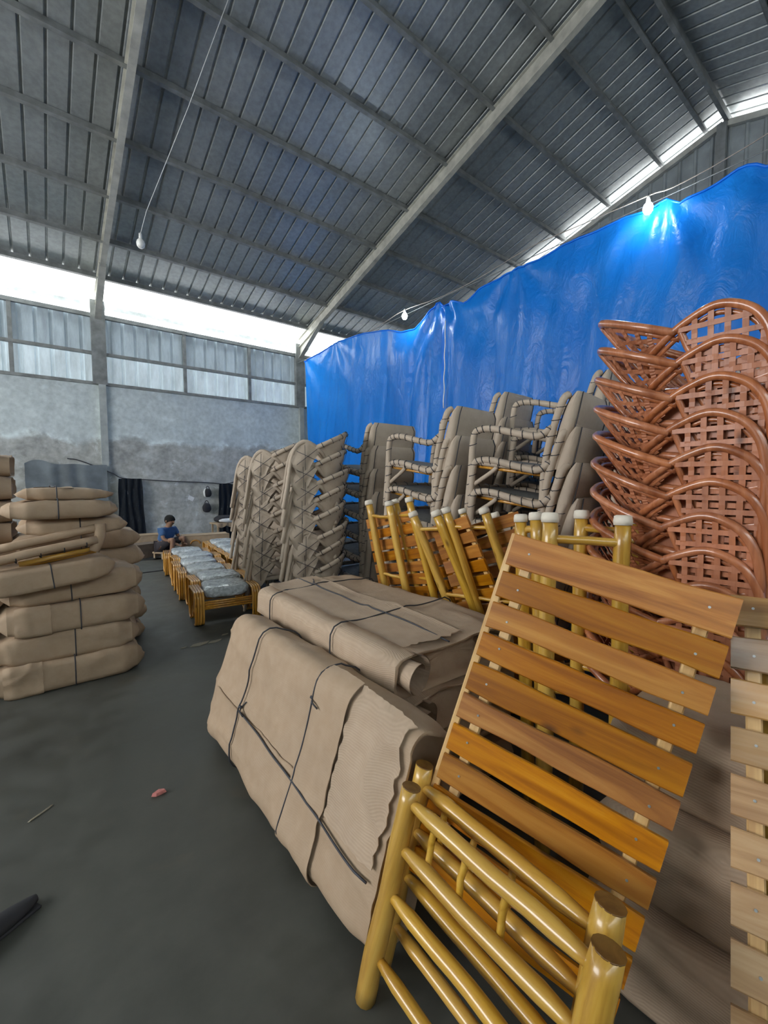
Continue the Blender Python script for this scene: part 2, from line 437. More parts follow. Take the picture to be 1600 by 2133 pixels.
# ---- ceiling: empty-less structure, the ridge cap mesh carries the sheets, purlins and rafters
rz = roofz(YRIDGE) + .13
b = MB()
for s in (-1, 1):
    b.bar((XL - .3, YRIDGE + s * .16, rz - .02), (XR + .3, YRIDGE + s * .16, rz - .02), .34, .012, (0, s * .28, 1))
ceiling = b.build('ceiling', roof_m)
tag(ceiling, 'pitched roof of ribbed galvanised sheets on steel purlins', kind='structure')
Y1, Y2 = 10.72, 12.15
def srf(y): return roofz(y) + .11
for side in (1, -1):
    my = lambda y: y if side > 0 else 2 * YRIDGE - y
    me = ribbed(1.0, (0, my(YRIDGE + .02), srf(YRIDGE + .02)), (0, my(Y1), srf(Y1)), (0, side * .274, .96), (1, 0, 0), h=.024, w=.045).mesh('roof_sheet', roof_m)
    me2 = ribbed(1.0, (0, my(Y1 - .08), srf(Y1) + .03), (0, my(Y2), srf(Y2)), (0, side * .274, .96), (1, 0, 0), h=.024, w=.045).mesh('eave_sheet', eave_m)
    for i in range(18):
        x = XL - .2 + i
        link('roof_sheet', me, ceiling, (x, 0, 0)); link('eave_sheet', me2, ceiling, (x, 0, 0))
    pm = None
    for y in ((2.9,) if side > 0 else ()) + (3.6, 4.58, 5.58, 6.6, 7.62, 8.63, 9.63, 10.63, 11.6):
        yy = my(y)
        b = MB(); n = V((0, side * .274, .96)); c = V((0, yy, roofz(y) + .05))
        L0, L1 = V((XL - .25, 0, 0)), V((XR + .9, 0, 0))
        dn = V((0, side * .96, -.274))
        b.bar(L0 + c, L1 + c, .012, .10, n)                                   # web
        b.bar(L0 + c + n * .045 + dn * .025, L1 + c + n * .045 + dn * .025, .05, .008, n)
        b.bar(L0 + c - n * .045 + dn * .025, L1 + c - n * .045 + dn * .025, .05, .008, n)
        b.build('purlin', steel_m, ceiling)
    for x in FRX[:3]:
        b = MB(); n = V((0, side * .274, .96))
        a0, a1 = V((x, my(YRIDGE), roofz(YRIDGE) - .10)), V((x, my(YB - .05), roofz(YB - .05) - .10))
        b.bar(a0, a1, .012, .22, n)
        for k in (-1, 1): b.bar(a0 + n * .11 * k, a1 + n * .11 * k, .095, .012, n)
        y2 = YB - 1.3                                                          # haunch at the eave
        q0, q1 = V((x, my(y2), roofz(y2) - .2)), V((x, my(YB - .1), roofz(YB - .1) - .52))
        b.bar(q0, q1, .12, .012, n); b.add([q0 + V((0, 0, .02)), q1 + V((0, 0, .02)), a1, V((x, my(y2), roofz(y2) - .1))], [(0, 1, 2, 3)])
        b.build('rafter', rafter_m, ceiling)
b = MB()
b.bar((XL, YRIDGE - .06, rz - .15), (XR + .9, YRIDGE - .06, rz - .15), .06, .13)
b.build('ridge_beam', steel_m, ceiling)

# ---- clerestory of the back wall
G1, G2 = 4.17, 4.95
me_lo = ribbed(1.0, (0, YB + .06, WT), (0, YB + .06, G1), (0, 1, 0), (1, 0, 0), pitch=.25, h=.045, w=.08).mesh('clerestory_sheet', cler2_m)
me_up = ribbed(1.0, (0, YB + .05, G1), (0, YB + .05, G2), (0, 1, 0), (1, 0, 0), pitch=.25, h=.045, w=.08).mesh('clerestory_sheet', cler_m)
for i in range(18):
    x = XL + i - .15
    link('clerestory_sheet', me_lo, wall_back, (x, 0, 0)); link('clerestory_sheet', me_up, wall_back, (x, 0, 0))
for z, h in ((WT + .02, .06), (G1, .06), (G2, .08)):
    MB().box(((XL + XR) / 2, YB - .0, z), (XR - XL, .08, h)).build('girt', steel_m, wall_back)
for x in FRX[:3]:
    b = MB().box((x, YB - .02, (WT + roofz(YB)) / 2 - .05), (.26, .12, roofz(YB) - WT - .1)); b.build('column', steel_m, wall_back)
    MB().box((x + .03, YB - .03, WT / 2), (.13, .10, WT)).build('concrete_pier', colm_m, wall_back)
for k in range(3):
    for q in (1, 2):
        x = FRX[k] + (FRX[k + 1] - FRX[k]) * (q / 3.0 + .03)
        MB().box((x, YB - .0, (WT + G2) / 2), (.07, .06, G2 - WT)).build('mullion', steel_m, wall_back)
# diagonal sag wires under the eave
# ---- right gable
b = MB().box((XR + .1, (YB + YF) / 2, 1.2), (.2, YB - YF, 2.4)); wall_right = b.build('wall_right', wall_m)
tag(wall_right, 'corrugated gable wall rising behind the blue tarpaulin', kind='structure')
y = YF
while y < YB - .01:
    m = MB(); pr = rib_profile(1.0, .25, .03, .07); n = len(pr)
    ya = [min(YB, y + t) for t, _ in pr]
    vs = [(XR - h, yy, 2.4) for yy, (t, h) in zip(ya, pr)] + [(XR - h, yy, roofz(yy) - .06) for yy, (t, h) in zip(ya, pr)]
    m.add(vs, [(i, i + 1, n + i + 1, n + i) for i in range(n - 1)])
    m.build('gable_sheet', gable_m, wall_right); y += 1.0
for z in (2.4, 4.0, 5.6):
    MB().box((XR - .07, (YB + YF) / 2, z), (.06, YB - YF, .08)).build('girt', steel_m, wall_right)
for s in (1, -1):
    ye = YB if s > 0 else YF
    MB().bar((XR - .06, YRIDGE, roofz(YRIDGE) - .09), (XR - .06, ye, roofz(ye) - .09), .08, .1).build('gable_trim', rafter_m, wall_right)
for yy in (YRIDGE, YRIDGE + 4.2, YRIDGE - 4.2):
    MB().box((XR - .1, yy, roofz(yy) / 2), (.12, .14, roofz(yy) - .2)).build('column', steel_m, wall_right)
# ---- left gable with its long open ventilation window, front wall
b = MB()
b.box((XL - .1, (YF + WIN_Y0) / 2, 2.6), (.2, WIN_Y0 - YF, 5.2)); b.box((XL - .1, (WIN_Y1 + YB) / 2, 2.6), (.2, YB - WIN_Y1, 5.2))
b.box((XL - .1, (WIN_Y0 + WIN_Y1) / 2, WIN_Z0 / 2), (.2, WIN_Y1 - WIN_Y0, WIN_Z0)); b.box((XL - .1, (WIN_Y0 + WIN_Y1) / 2, (WIN_Z1 + 5.2) / 2), (.2, WIN_Y1 - WIN_Y0, 5.2 - WIN_Z1))
b.add([(XL, YF, 5.2), (XL, YB, 5.2), (XL, YRIDGE, roofz(YRIDGE) - .05)], [(0, 1, 2)])
wall_left = b.build('wall_left', wall_m); tag(wall_left, 'plastered gable wall with a long open window band', kind='structure')
b = MB().box(((XL + XR) / 2, YF - .1, WT / 2), (XR - XL, .2, WT)); wall_front = b.build('wall_front', wall_m)
tag(wall_front, 'plastered side wall behind the viewer', kind='structure')
me_f = ribbed(1.0, (0, YF - .06, WT), (0, YF - .06, G2), (0, -1, 0), (1, 0, 0), pitch=.25, h=.045, w=.08).mesh('clerestory_sheet', front_fill_m)
for i in range(18): link('clerestory_sheet', me_f, wall_front, (XL + i - .15, 0, 0))  # unseen translucent sheets, added behind the viewer to raise the ambient light
portal('back_eave_daylight', ((XL + XR) / 2, YB + .1, 5.15), (0, -1, -.1), XR - XL, .42)
portal('front_eave_daylight', ((XL + XR) / 2, YF - .1, 5.12), (0, 1, -.1), XR - XL, .42)

# ================================================================== TARPAULINS
TX = 5.7
def tarp(name, label, tops, left_shift, zbot, seed, nu, nv):
    tops = [at_x(px, py, TX) for px, py in tops[0]] + [V((TX, y_, z_)) for y_, z_ in tops[1]]
    ys = [p.y for p in tops]; zs = [p.z for p in tops]
    def top(y):
        for i in range(len(ys) - 1):
            if ys[i] >= y >= ys[i + 1]:
                t = (ys[i] - y) / max(1e-6, ys[i] - ys[i + 1]); return zs[i] + (zs[i + 1] - zs[i]) * t
        return zs[-1]
    peaks = [ys[i] for i in range(1, len(ys) - 1) if zs[i] > zs[i - 1] + .02 and zs[i] > zs[i + 1] + .02] + [ys[0], ys[-1]]
    def fn(u, v):
        y = ys[0] + (ys[-1] - ys[0]) * u; zt = top(y); z = zt + (zbot - zt) * v
        d = .16 * noise.noise(V((y * .75, z * .12, seed))) + .07 * noise.noise(V((y * 2.6 + z * .25, z * .22, seed + 5)))
        r = 1 - abs(noise.noise(V((y * 1.7 + z * .12, z * .16, seed + 9)))) * 2
        d += .05 * max(0, r) ** 3 + .018 * noise.noise(V((y * 7 + z, z * .9, seed)))
        for p in peaks:                                     # creases fanning out from the ties
            dy = y - p; dz = zt - z
            a = math.atan2(dy, dz + .12)
            d += .05 * math.cos(a * 9) * math.exp(-(dy * dy + dz * dz) / 1.0)
        yy = y + left_shift * max(0, 1 - u * 6) * v
        return V((TX - .05 + d * (.35 + .65 * min(1, v * 5)), yy, z))
    o = MB().grid(fn, nu, nv).build(name, tarp_m)
    tag(o, label, 'tarpaulin', 'blue tarpaulins hung across the hall')
    top_edge = [fn(i / 120, 0.0) + V((-.004, 0, 0)) for i in range(121)]
    MB().tube(top_edge, .014, 6).build('hem', tarp_m, o)
    return o
tarp('tarpaulin', 'narrower blue tarpaulin left of the bright vertical seam', ([(637, 755), (655, 742), (700, 716), (760, 695), (810, 688), (840, 693), (865, 686), (892, 660), (918, 630), (929, 640)], []), -.25, .12, 3.0, 130, 70)
tarp2 = tarp('tarpaulin', 'wide blue tarpaulin right of the seam, behind the red chairs', ([(925, 642), (945, 628), (972, 634), (1000, 602), (1080, 562), (1130, 543), (1180, 512), (1250, 482), (1310, 456), (1350, 448), (1392, 418), (1420, 430), (1480, 398), (1540, 358), (1570, 345), (1600, 352)], [(.6, 4.45), (-.4, 4.65), (-1.5, 4.5), (-3.0, 4.6)]), 0, .12, 17.0, 210, 70)
b = MB().tube([(TX + .02, YB - .1, 4.72), (TX + .02, 8, 4.68), (TX + .02, 5.5, 4.70), (TX + .02, 2, 4.68), (TX + .02, -2, 4.72), (TX + .02, YF + .02, 4.75)], .006, 6)
tag(b.build('support_wire', steel_m), 'steel wire carrying the blue tarpaulins across the hall', 'wire')

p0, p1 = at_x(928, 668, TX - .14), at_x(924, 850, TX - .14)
seam_pts = [p0.lerp(p1, k / 24) + V((.004 * math.sin(k * 1.1), .006 * math.sin(k * .9), 0)) for k in range(25)]
MB().tube(seam_pts, .010, 6).build('seam_light_strip', white_m, tarp2)  # white tube stands in for the bright light showing through the seam gap
# ================================================================== LAMPS
def lamp(label, bulb, lit, cord_pts):
    t = thing('hanging_bulb', label, 'lamp', bulb, 0, 'bare bulbs under the roof')
    m = MB(); prof = [(.0, .075), (.030, .068), (.047, .042), (.052, .012), (.042, -.022), (.022, -.045), (.016, -.06)]
    def lath(pr, n=14):
        q = MB(); q.grid(lambda u, v: V((pr[round(u * (len(pr) - 1))][0] * math.cos(2 * math.pi * v), pr[round(u * (len(pr) - 1))][0] * math.sin(2 * math.pi * v), -pr[round(u * (len(pr) - 1))][1])), len(pr), n, cv=True); return q
    lath(prof).build('bulb', bulb_on if lit else bulb_off, t)
    lath([(.0, -.115), (.018, -.112), (.021, -.06), (.017, -.052)]).build('socket', plas_w, t)
    MB().tube([V(p) - V(bulb) for p in cord_pts], .004, 5).build('cord', plas_w if not lit else string_m, t)
    if lit:
        l = bpy.data.lights.new('bulb_light', 'POINT'); l.energy = 5; l.color = (.88, .96, 1.0); l.shadow_soft_size = .05
        o = bpy.data.objects.new('bulb_light', l); col.objects.link(o); o.parent = t; o.location = (-.09, 0, -.02)
    return t
def at_roof(x, y):
    d = ray(x, y); lo, hi = .5, 40.
    for _ in range(60):
        mid = (lo + hi) / 2; p = CAM + d * mid
        if p.z > roofz(p.y): hi = mid
        else: lo = mid
    return CAM + d * lo
b1 = at_x(843, 657, 5.45); b2 = at_x(1350, 431, 5.45)
lamp('lit white bulb low over the left tarpaulin', b1, True, [b1 + V((0, 0, .1)), b1 + V((.01, 0, .15)), at_x(843, 646, 5.5)])
lamp('lit white bulb high at the right over the tarpaulin', b2, True, [b2 + V((0, 0, .1)), b2 + V((.01, 0, .15)), at_x(1350, 408, 5.5)])
b3 = at_y(293, 505, 6.6); e3 = at_roof(490, -40)
mid3 = at_y(305, 440, 6.55)
lamp('unlit white bulb dangling from a long slanting cord at left', b3, False, [b3 + V((0, 0, .1)), mid3, mid3.lerp(e3, .5) + V((0, 0, -.05)), e3])
cab = [V((TX + .02, 7.9, 4.685)), at_x(800, 672, 5.5), at_x(843, 646, 5.5), at_x(920, 618, 5.5), at_x(1000, 578, 5.5), at_x(1105, 515, 5.5), at_x(1230, 460, 5.5), at_x(1350, 408, 5.5), at_x(1480, 350, 5.5), V((5.5, -1.0, 4.95)), V((5.5, YF + .01, 4.6))]
tag(MB().tube(spline(cab, 6), .006, 5).build('power_cable', M_simple('tan_cable', (.34, .29, .24), .6)), 'thin tan cable strung between the two lit bulbs', 'cable')

# ================================================================== PAPER PACKAGES
class Pkg:
    """paper-wrapped flat parcel: length on x, width on y, height on z, origin at the bottom centre"""
    def __init__(s, L, W, H, seed, ends=('fold', 'fold'), r=.045, lump=1.0, sag=0.0):
        s.L, s.W, s.H, s.seed, s.ends, s.r, s.lump, s.sag = L, W, H, seed, ends, r, lump, sag
    def S(s, u, v, off=0.0):
        L, W, H, r = s.L, s.W, s.H, min(s.r, s.H * .45)
        e0, e1 = u * L, (1 - u) * L
        e = min(e0, e1)
        style = s.ends[0] if e0 < e1 else s.ends[1]
        t = sstep(e / (.10 if style == 'fold' else .10))
        a = W / 2 * ((.90 if style == 'fold' else .97) + (.10 if style == 'fold' else .03) * t)
        b = H / 2 * ((.76 if style == 'fold' else .90) + (.24 if style == 'fold' else .10) * t)
        # rounded-rectangle perimeter, v=0 in the middle of the bottom, .5 in the middle of the top
        r = min(r, b * .9)
        segs = [a - r, math.pi / 2 * r, 2 * (b - r), math.pi / 2 * r, 2 * (a - r), math.pi / 2 * r, 2 * (b - r), math.pi / 2 * r, a - r]
        q = (v % 1.0) * sum(segs); k = 0
        while k < 8 and q > segs[k]: q -= segs[k]; k += 1
        f = q / max(1e-6, segs[k])
        if k == 0: y, z, ny, nz = q, -b, 0, -1
        elif k == 2: y, z, ny, nz = a, -b + r + q, 1, 0
        elif k == 4: y, z, ny, nz = a - r - q, b, 0, 1
        elif k == 6: y, z, ny, nz = -a, b - r - q, -1, 0
        elif k == 8: y, z, ny, nz = -a + r + q, -b, 0, -1
        else:
            cx, cz, a0 = {1: (a - r, -b + r, -90), 3: (a - r, b - r, 0), 5: (-a + r, b - r, 90), 7: (-a + r, -b + r, 180)}[k]
            an = R(a0 + 90 * f); ny, nz = math.cos(an), math.sin(an); y, z = cx + r * ny, cz + r * nz
        x = (u - .5) * L
        p = V((x * 2.2, y * 3.2, z * 3.2)); sd = V((s.seed * 3.7, s.seed * 1.3, s.seed * 7.1))
        d = .016 * noise.noise(p + sd) + .009 * noise.noise(p * 2.3 + sd) * (1.6 - t)
        cr = 1 - abs(noise.noise(p * 1.1 + sd * 2)) * 5          # creases
        d += .010 * max(0, cr) ** 2
        d *= s.lump
        if nz < -.5: d *= .15                                    # flat underneath
        d += off
        zz = b + z + nz * d + (H / 2 - b) * .9
        zz += s.sag * math.sin(math.pi * u) * (1 if nz > -.9 else 0)
        return V((x, y + ny * d, max(0.001, zz)))
    def mesh(s, mat, nu=44, nv=48):
        m = MB(); m.grid(lambda u, v: s.S(u, v), nu, nv, cv=True)
        for end in (0, 1):
            u = float(end); sg = -1 if end == 0 else 1; st = s.ends[end]
            ring = [s.S(u, j / nv) for j in range(nv)]; c = sum(ring, V()) / nv
            rings = [ring]
            if st == 'fold':
                spec = [(.97, .88, .012), (.90, .45, .045), (.80, .10, .055), (.4, .05, .03)]
            else:
                spec = [(.965, .90, .002), (.93, .86, -.05), (.80, .55, -.09), (.4, .2, -.10)]
            for (sy, sz, dx) in spec:
                q = []
                for p in ring:
                    n_ = .012 * noise.noise(V((p.y * 9, p.z * 14, s.seed + sy * 3)))
                    q.append(V((p.x + sg * (dx + n_), c.y + (p.y - c.y) * sy, c.z + (p.z - c.z) * sz + n_ * .8)))
                rings.append(q)
            vs = [p for q in rings for p in q] + [sum(rings[-1], V()) / nv]
            fs = [(i * nv + j, (i + 1) * nv + j, (i + 1) * nv + (j + 1) % nv, i * nv + (j + 1) % nv) for i in range(len(rings) - 1) for j in range(nv)]
            b0 = (len(rings) - 1) * nv
            fs += [(b0 + j, len(vs) - 1, b0 + (j + 1) % nv) for j in range(nv)]
            if end == 0: fs = [f[::-1] for f in fs]
            m.add(vs, [f[::-1] for f in fs], True)
        return m
    def ring_string(s, u, parent, r=.004, slant=0.0, off=None):
        pts = [s.S(max(.01, min(.99, u + slant * math.cos(2 * math.pi * j / 64))), j / 64, r * .7 if off is None else off) for j in range(64)]
        return MB().tube(pts, r, 6, closed=True).build('string', string_m, parent)
    def long_string(s, y, parent, r=.004, u0=.0, u1=1.0, drift=0.0):
        """string along the length over the top at fraction y of the width"""
        pts = []
        v = .5 - y * .30
        for i in range(41):
            u = u0 + (u1 - u0) * i / 40
            pts.append(s.S(u, v + drift * u, .014))
        return MB().tube(pts, r, 6).build('string', string_m, parent)
    def knot(s, u, v, parent, ln=.06):
        p = s.S(u, v, .008)
        m = MB(); m.tube([p + V((-.008, 0, 0)), p + V((0, .004, .008)), p + V((.008, 0, 0))], .007, 6)
        q = s.S(u + ln / s.L, v + .012, .02); m.tube([p, p.lerp(q, .5) + V((0, 0, .012)), q], .0035, 5)
        q = s.S(u + ln * .3 / s.L, v - .02, .006); m.tube([p, q], .0035, 5)
        return m.build('knot', string_m, parent)
    def flap(s, u0, u1, v0, v1, parent, mat, off=.007, torn=.0, nu=20, nv=20, curl=0.0):
        def fn(a, b):
            jag = torn * noise.noise(V((b * 11, s.seed, u0 * 9)))
            u = u0 + (u1 - u0) * a + (jag if a > .5 else -jag) * abs(a - .5) * 2
            v = v0 + (v1 - v0) * b + torn * .35 * noise.noise(V((a * 13, s.seed + 4, 1))) * abs(b - .5) * 2
            ed = min(a, 1 - a, b, 1 - b)
            return s.S(max(0.004, min(.996, u)), v, off + .004 * noise.noise(V((a * 4, b * 4, s.seed))) + curl * max(0, 1 - ed * 9) ** 2)
        m = MB(); m.grid(fn, nu, nv)
        # skirt gives the sheet its thickness
        loop = [(i / (nu - 1), 0) for i in range(nu)] + [(1, j / (nv - 1)) for j in range(1, nv)] + [(1 - i / (nu - 1), 1) for i in range(1, nu)] + [(0, 1 - j / (nv - 1)) for j in range(1, nv - 1)]
        top = [fn(*q) for q in loop]; low = []
        for (a, bb), p in zip(loop, top):
            c = V((p.x, 0, s.H / 2)); d = (c - p); d.x = 0
            low.append(p + d.normalized() * .004 if d.length > 1e-6 else p)
        n = len(loop); m.add(top + low, [(i, n + i, n + (i + 1) % n, (i + 1) % n) for i in range(n)])
        return m.build('paper_flap', mat, parent)

def package(label, P, mat, M_, strings=(), longs=(), flaps=(), knots=(), group=None, name='wrapped_package', nu=44, nv=48, r=.004):
    t = thing(name, label, 'package', group=group); t.matrix_world = M_
    P.mesh(mat, nu, nv).build('paper_wrap', mat, t)
    for q in strings:
        q = q if isinstance(q, tuple) else (q, 0.0)
        P.ring_string(q[0], t, r, q[1], (.014 if flaps else None))
    for y in longs: P.long_string(y, t, r)
    for f in flaps: P.flap(*f[:4], t, f[4] if len(f) > 4 else mat, *(f[5:]))
    for k in knots: P.knot(k[0], k[1], t)
    return t
def place(x, y, z, rz=0., tilt=0., roll=0.):
    return Matrix.Translation((x, y, z)) @ Matrix.Rotation(rz, 4, 'Z') @ Matrix.Rotation(roll, 4, 'Y') @ Matrix.Rotation(tilt, 4, 'X')

# ---- the two-high stack right of centre (local +x points away from the camera)
GST = 'packages stacked in the middle'
RZ = R(90)
P = Pkg(1.52, .78, .185, 1, ('open', 'fold'), .05)
PK1 = P
pk1 = package('topmost ribbed kraft package of the middle stack, rolled open at its near end', P, paper_m, place(1.46, 2.03, .572, RZ - .02), [.30, .80], [.15], [(.03, .97, .33, .52, paper_m, .012, .012, 26, 16, .006)], [(.84, .47)], GST, nu=70, nv=64)
P = Pkg(1.50, .76, .185, 2, ('open', 'fold'), .06)
PK2 = P
pk2 = package('kraft package directly under the topmost one in the middle stack', P, paper_m, place(1.45, 2.0, .385, RZ + .01), [.33, .78], [], [(.02, .5, .60, .76, paper_m, .012, .012)], [], GST, nu=60, nv=60)
P = Pkg(1.45, .72, .185, 3)
package('third package down in the middle stack, half hidden by the leaning one', P, paper2_m, place(1.50, 2.02, .195, RZ), [.3, .7], [], [], [], GST)
P = Pkg(1.45, .72, .19, 4)
package('lowest package of the middle stack, on the floor behind the leaning one', P, paper2_m, place(1.50, 2.0, .0, RZ), [.3, .7], [], [], [], GST)
# paper rolls curling out at the near end of the top two packages
def curl(parent, P, y, z, r0, u1, out, a0, a1, seed):
    def fn(a, b_):
        x = -P.L / 2 - out + (u1 * P.L + out) * a; rr = r0 * (1 - .55 * a) * (1 - .45 * b_) * (1 + .10 * noise.noise(V((a * 4, b_ * 6, seed))))
        an = R(a0 + (a1 - a0) * b_); return V((x + .02 * math.sin(b_ * 7) * (1 - a), y + rr * math.cos(an), z + rr * math.sin(an)))
    def off(a, b_):
        p = fn(a, b_); c_ = V((p.x, y, z)); return p + (p - c_).normalized() * .003
    m = MB(); m.grid(fn, 16, 34); m.grid(lambda a, b_: off(1 - a, b_), 16, 34); m.build('paper_curl', paper_m, parent)
curl(pk1, PK1, .30, .105, .085, .34, .05, 100, 520, 1.0); curl(pk1, PK1, -.22, .12, .055, .22, .03, 90, 470, 2.0)
curl(pk2, PK2, .29, .095, .085, .26, .04, 100, 540, 3.0)
# ---- the big package leaning on that stack: its face turned to the camera
# local x -> world +Y, local y -> along the face (upwards), local z -> face normal (towards -X)
fx = V((0, -1, 0)); fy = V((.31, 0, .95)).normalized(); fz = fx.cross(fy)
LP = Pkg(1.58, .66, .21, 5, ('fold', 'open'), .06, 1.1)
Mlean = axes(fx, fy, fz, V((.965, 1.745, .315)))
lean = package('big kraft package leaning on the middle stack, tied with crossing strings', LP, paper2_m, Mlean, [(.30, .01), (.66, .0)], [], [
    (.655, .80, .285, .735, paper2_m, .012, .006, 16, 50, .004),
    (.08, .70, .545, .715, paper2_m, .006, .012, 50, 20, .003),
    (.81, .985, .29, .56, paper_m, .007, .014, 20, 24, .008)], [(.30, .53), (.655, .37)], nu=90, nv=80)
pts = [LP.S(.30 + .68 * k / 40, .54 + .045 * k / 40, .014) for k in range(41)]
MB().tube(pts, .0042, 6).build('string', string_m, lean)

# ---- stack of ribbed packages behind the slatted panel at right
GR = 'ribbed packages behind the slatted panels'
for k in range(3):
    P = Pkg(1.70, (.52, .46, .40)[k], .268, 20 + k, ('fold', 'fold'), .05, .8)
    package('ribbed grey-brown package behind the slatted panels, %s' % level(k, 3), P, paper_m, place(1.50 + .03 * k, -.27 - .02 * k, .27 * k, RZ + .05), [], [], [(.2, .7, .55, .8, paper_m, .010, .008)] if k % 2 else [], [], GR, r=.0035)

# ---- pile at left
GL = 'packages in the near pile at left'
lay = [  # L, W, H, x, y, z, rz, roll, mat, strings, label
    (.86, .60, .205, .155, 4.02, .0, .03, 0, paper2_m, [.52], 'lowest package of the left pile, flat on the floor'),
    (.80, .58, .20, .165, 4.03, .203, -.02, 0, paper2_m, [.54], 'second package from the floor in the left pile, with a blunt rounded left end'),
    (.80, .58, .205, .20, 4.01, .402, .04, 0, paper2_m, [.52], 'third package from the floor in the left pile'),
    (.78, .58, .19, .215, 4.05, .605, .02, -.03, paper2_m, [.45], 'fourth package from the floor, right end sticking out under the tilted one'),
]
for k, (L, W, H, x, y, z, rz, roll, mt, st, lb) in enumerate(lay):
    P = Pkg(L * .96, W, H, 30 + k, ('fold', 'fold'), .024, 1.1); x -= .04
    package(lb, P, mt, place(x, y, z, rz, 0, roll), st, [], [(.05, .30, .68, .86, paper2_m, .010, .010)] if k in (0, 2) else [], [], GL)
P = Pkg(.66, .46, .16, 36, ('fold', 'fold'), .02, .7)
package('tilted kraft package sliding off the left pile, under the half-wrapped frame', P, paper2_m, place(.02, 3.86, .73, .06, 0, -.10), [.52], [], [], [], GL)
for k, (L, W, H, x, y, z, rz, lb) in enumerate([
    (.55, .56, .115, .22, 4.06, 1.075, -.02, 'package with a dark tear at its tie, above the half-wrapped frame'),
    (.56, .62, .12, .14, 4.00, 1.195, .02, 'broad pale package second from the top of the left pile'),
    (.46, .5, .08, .17, 4.05, 1.32, .06, 'small folded package on the very top of the left pile')]):
    P = Pkg(L, W, H, 40 + k, ('fold', 'fold'), .02, .8); x -= .03
    package(lb, P, paper2_m, place(x, y, z, rz), [.55 - .1 * k], [], [(.1, .6, .5, .62, paper2_m, .010, .008)] if k else [], [], GL)
# half-wrapped wooden frame lying in the pile
t = thing('wrapped_wooden_frame', 'half-wrapped wooden frame with a bare yellow rail in the left pile', 'frame', (.06, 3.70, .975), .05)
t.rotation_euler = (0, -.12, .05)
def wrap_tube(pts, r, parent, name='wrapped_tube', mat=None, turns=6, seed=0):
    sp = spline(pts, 5)
    o = MB().tube(sp, [r * (1 + .12 * noise.noise(V((i * .7, seed, 0)))) for i in range(len(sp))], 8).build(name, mat or paper2_m, parent)
    return o
wrap_tube([(-.33, 0, .0), (-.1, -.01, .02), (.25, 0, .03)], .030, t, seed=1); wrap_tube([(-.28, .06, .07), (0, .06, .09), (.28, .05, .11)], .030, t, seed=2)
wrap_tube([(.22, .02, -.05), (.27, .02, .04), (.29, .03, .14)], .034, t, seed=3); wrap_tube([(-.33, .0, -.04), (-.34, .03, .03), (-.30, .06, .08)], .03, t, seed=4)
MB().tube([(-.2, .03, -.045), (.2, .03, -.035)], .018, 8).build('rail', rail_m, t)
MB().tube([(-.2, .10, -.07), (.24, .10, -.06)], .018, 8).build('rail', rail_m, t)
for k in range(4): 
    x = -.22 + .13 * k; MB().tube([(x + .012 * math.sin(a / 6 * math.pi), .0 + .033 * math.cos(a / 3 * math.pi), .012 + .033 * math.sin(a / 3 * math.pi) + x * .05) for a in range(6)], .004, 5, closed=True).build('string', string_m, t)
# second pile right behind it
GL2 = 'packages in the pile behind the left pile'
for k in range(6):
    P = Pkg(.80, .55, .17, 60 + k, ('fold', 'fold'), .05, 1.2)
    package('package in the pile behind the left pile, %s' % level(k, 6), P, paper2_m, place(.26 + .02 * math.sin(k * 2.1), 4.72, .172 * k, .04 * math.sin(k * 1.7)), [.5], [], [], [], GL2, nu=30, nv=36)
# roll-wrapped parcels further left, cut by the picture edge
GL3 = 'bundles at the left picture edge'
for k in range(9):
    P = Pkg(.52, .55, .185, 80 + k, ('open', 'open'), .07, 1.3)
    package('rolled paper bundle at the left picture edge, %s' % level(k, 9), P, paper2_m, place(-.45 + .015 * math.sin(k * 1.9), 4.9, .186 * k, .05 * math.sin(k * 2.3)), [.3, .7], [], [], [], GL3, nu=24, nv=36)
for k in range(6):
    P = Pkg(.36, .5, .19, 95 + k, ('fold', 'fold'), .06, 1.2)
    package('package in the short pile left of the left pile, %s' % level(k, 6), P, paper2_m, place(-.50, 4.12, .192 * k, .03 * math.sin(k)), [.5], [], [], [], 'packages in the short pile at the left edge', nu=24, nv=36)

# ================================================================== TUB CHAIRS
def lattice(fn, na, nb, wa, wb, mat, name, parent, th=.004, nseg=10, clip=None):
    """woven strips over the surface fn(a,b)"""
    m = MB()
    def strip(path, width_dir, w):
        vs = []
        for p, wd, nn in path:
            for sw in (-1, 1): vs += [p + wd * (w / 2 * sw) + nn * th / 2, p + wd * (w / 2 * sw) - nn * th / 2]
        n = len(path); fs = []
        for i in range(n - 1):
            a, b_ = i * 4, (i + 1) * 4
            fs += [(a, a + 2, b_ + 2, b_), (a + 1, b_ + 1, b_ + 3, a + 3), (a, b_, b_ + 1, a + 1), (a + 2, a + 3, b_ + 3, b_ + 2)]
        m.add(vs, fs)
    e = 1e-3
    def frame(a, b_):
        p = fn(a, b_); da = (fn(min(1, a + e), b_) - fn(max(0, a - e), b_)); db = (fn(a, min(1, b_ + e)) - fn(a, max(0, b_ - e)))
        n = da.cross(db); n = n.normalized() if n.length > 1e-12 else V((0, 0, 1))
        return p, da, db, n
    for i in range(na):
        a = (i + .5) / na; path = []
        for j in range(nseg + 1):
            p, da, db, n = frame(a, j / nseg); t = db.normalized() if db.length else V((0, 0, 1))
            path.append((p + n * (.001 if (i + j) % 2 else -.001), n.cross(t), n))
        strip(path, None, wa)
    for j in range(nb):
        b_ = (j + .5) / nb; path = []
        for i in range(nseg + 1):
            p, da, db, n = frame(i / nseg, b_); t = da.normalized() if da.length else V((1, 0, 0))
            path.append((p + n * (-.001 if (i + j) % 2 else .001), n.cross(t), n))
        strip(path, None, wb)
    return m.build(name, mat, parent)

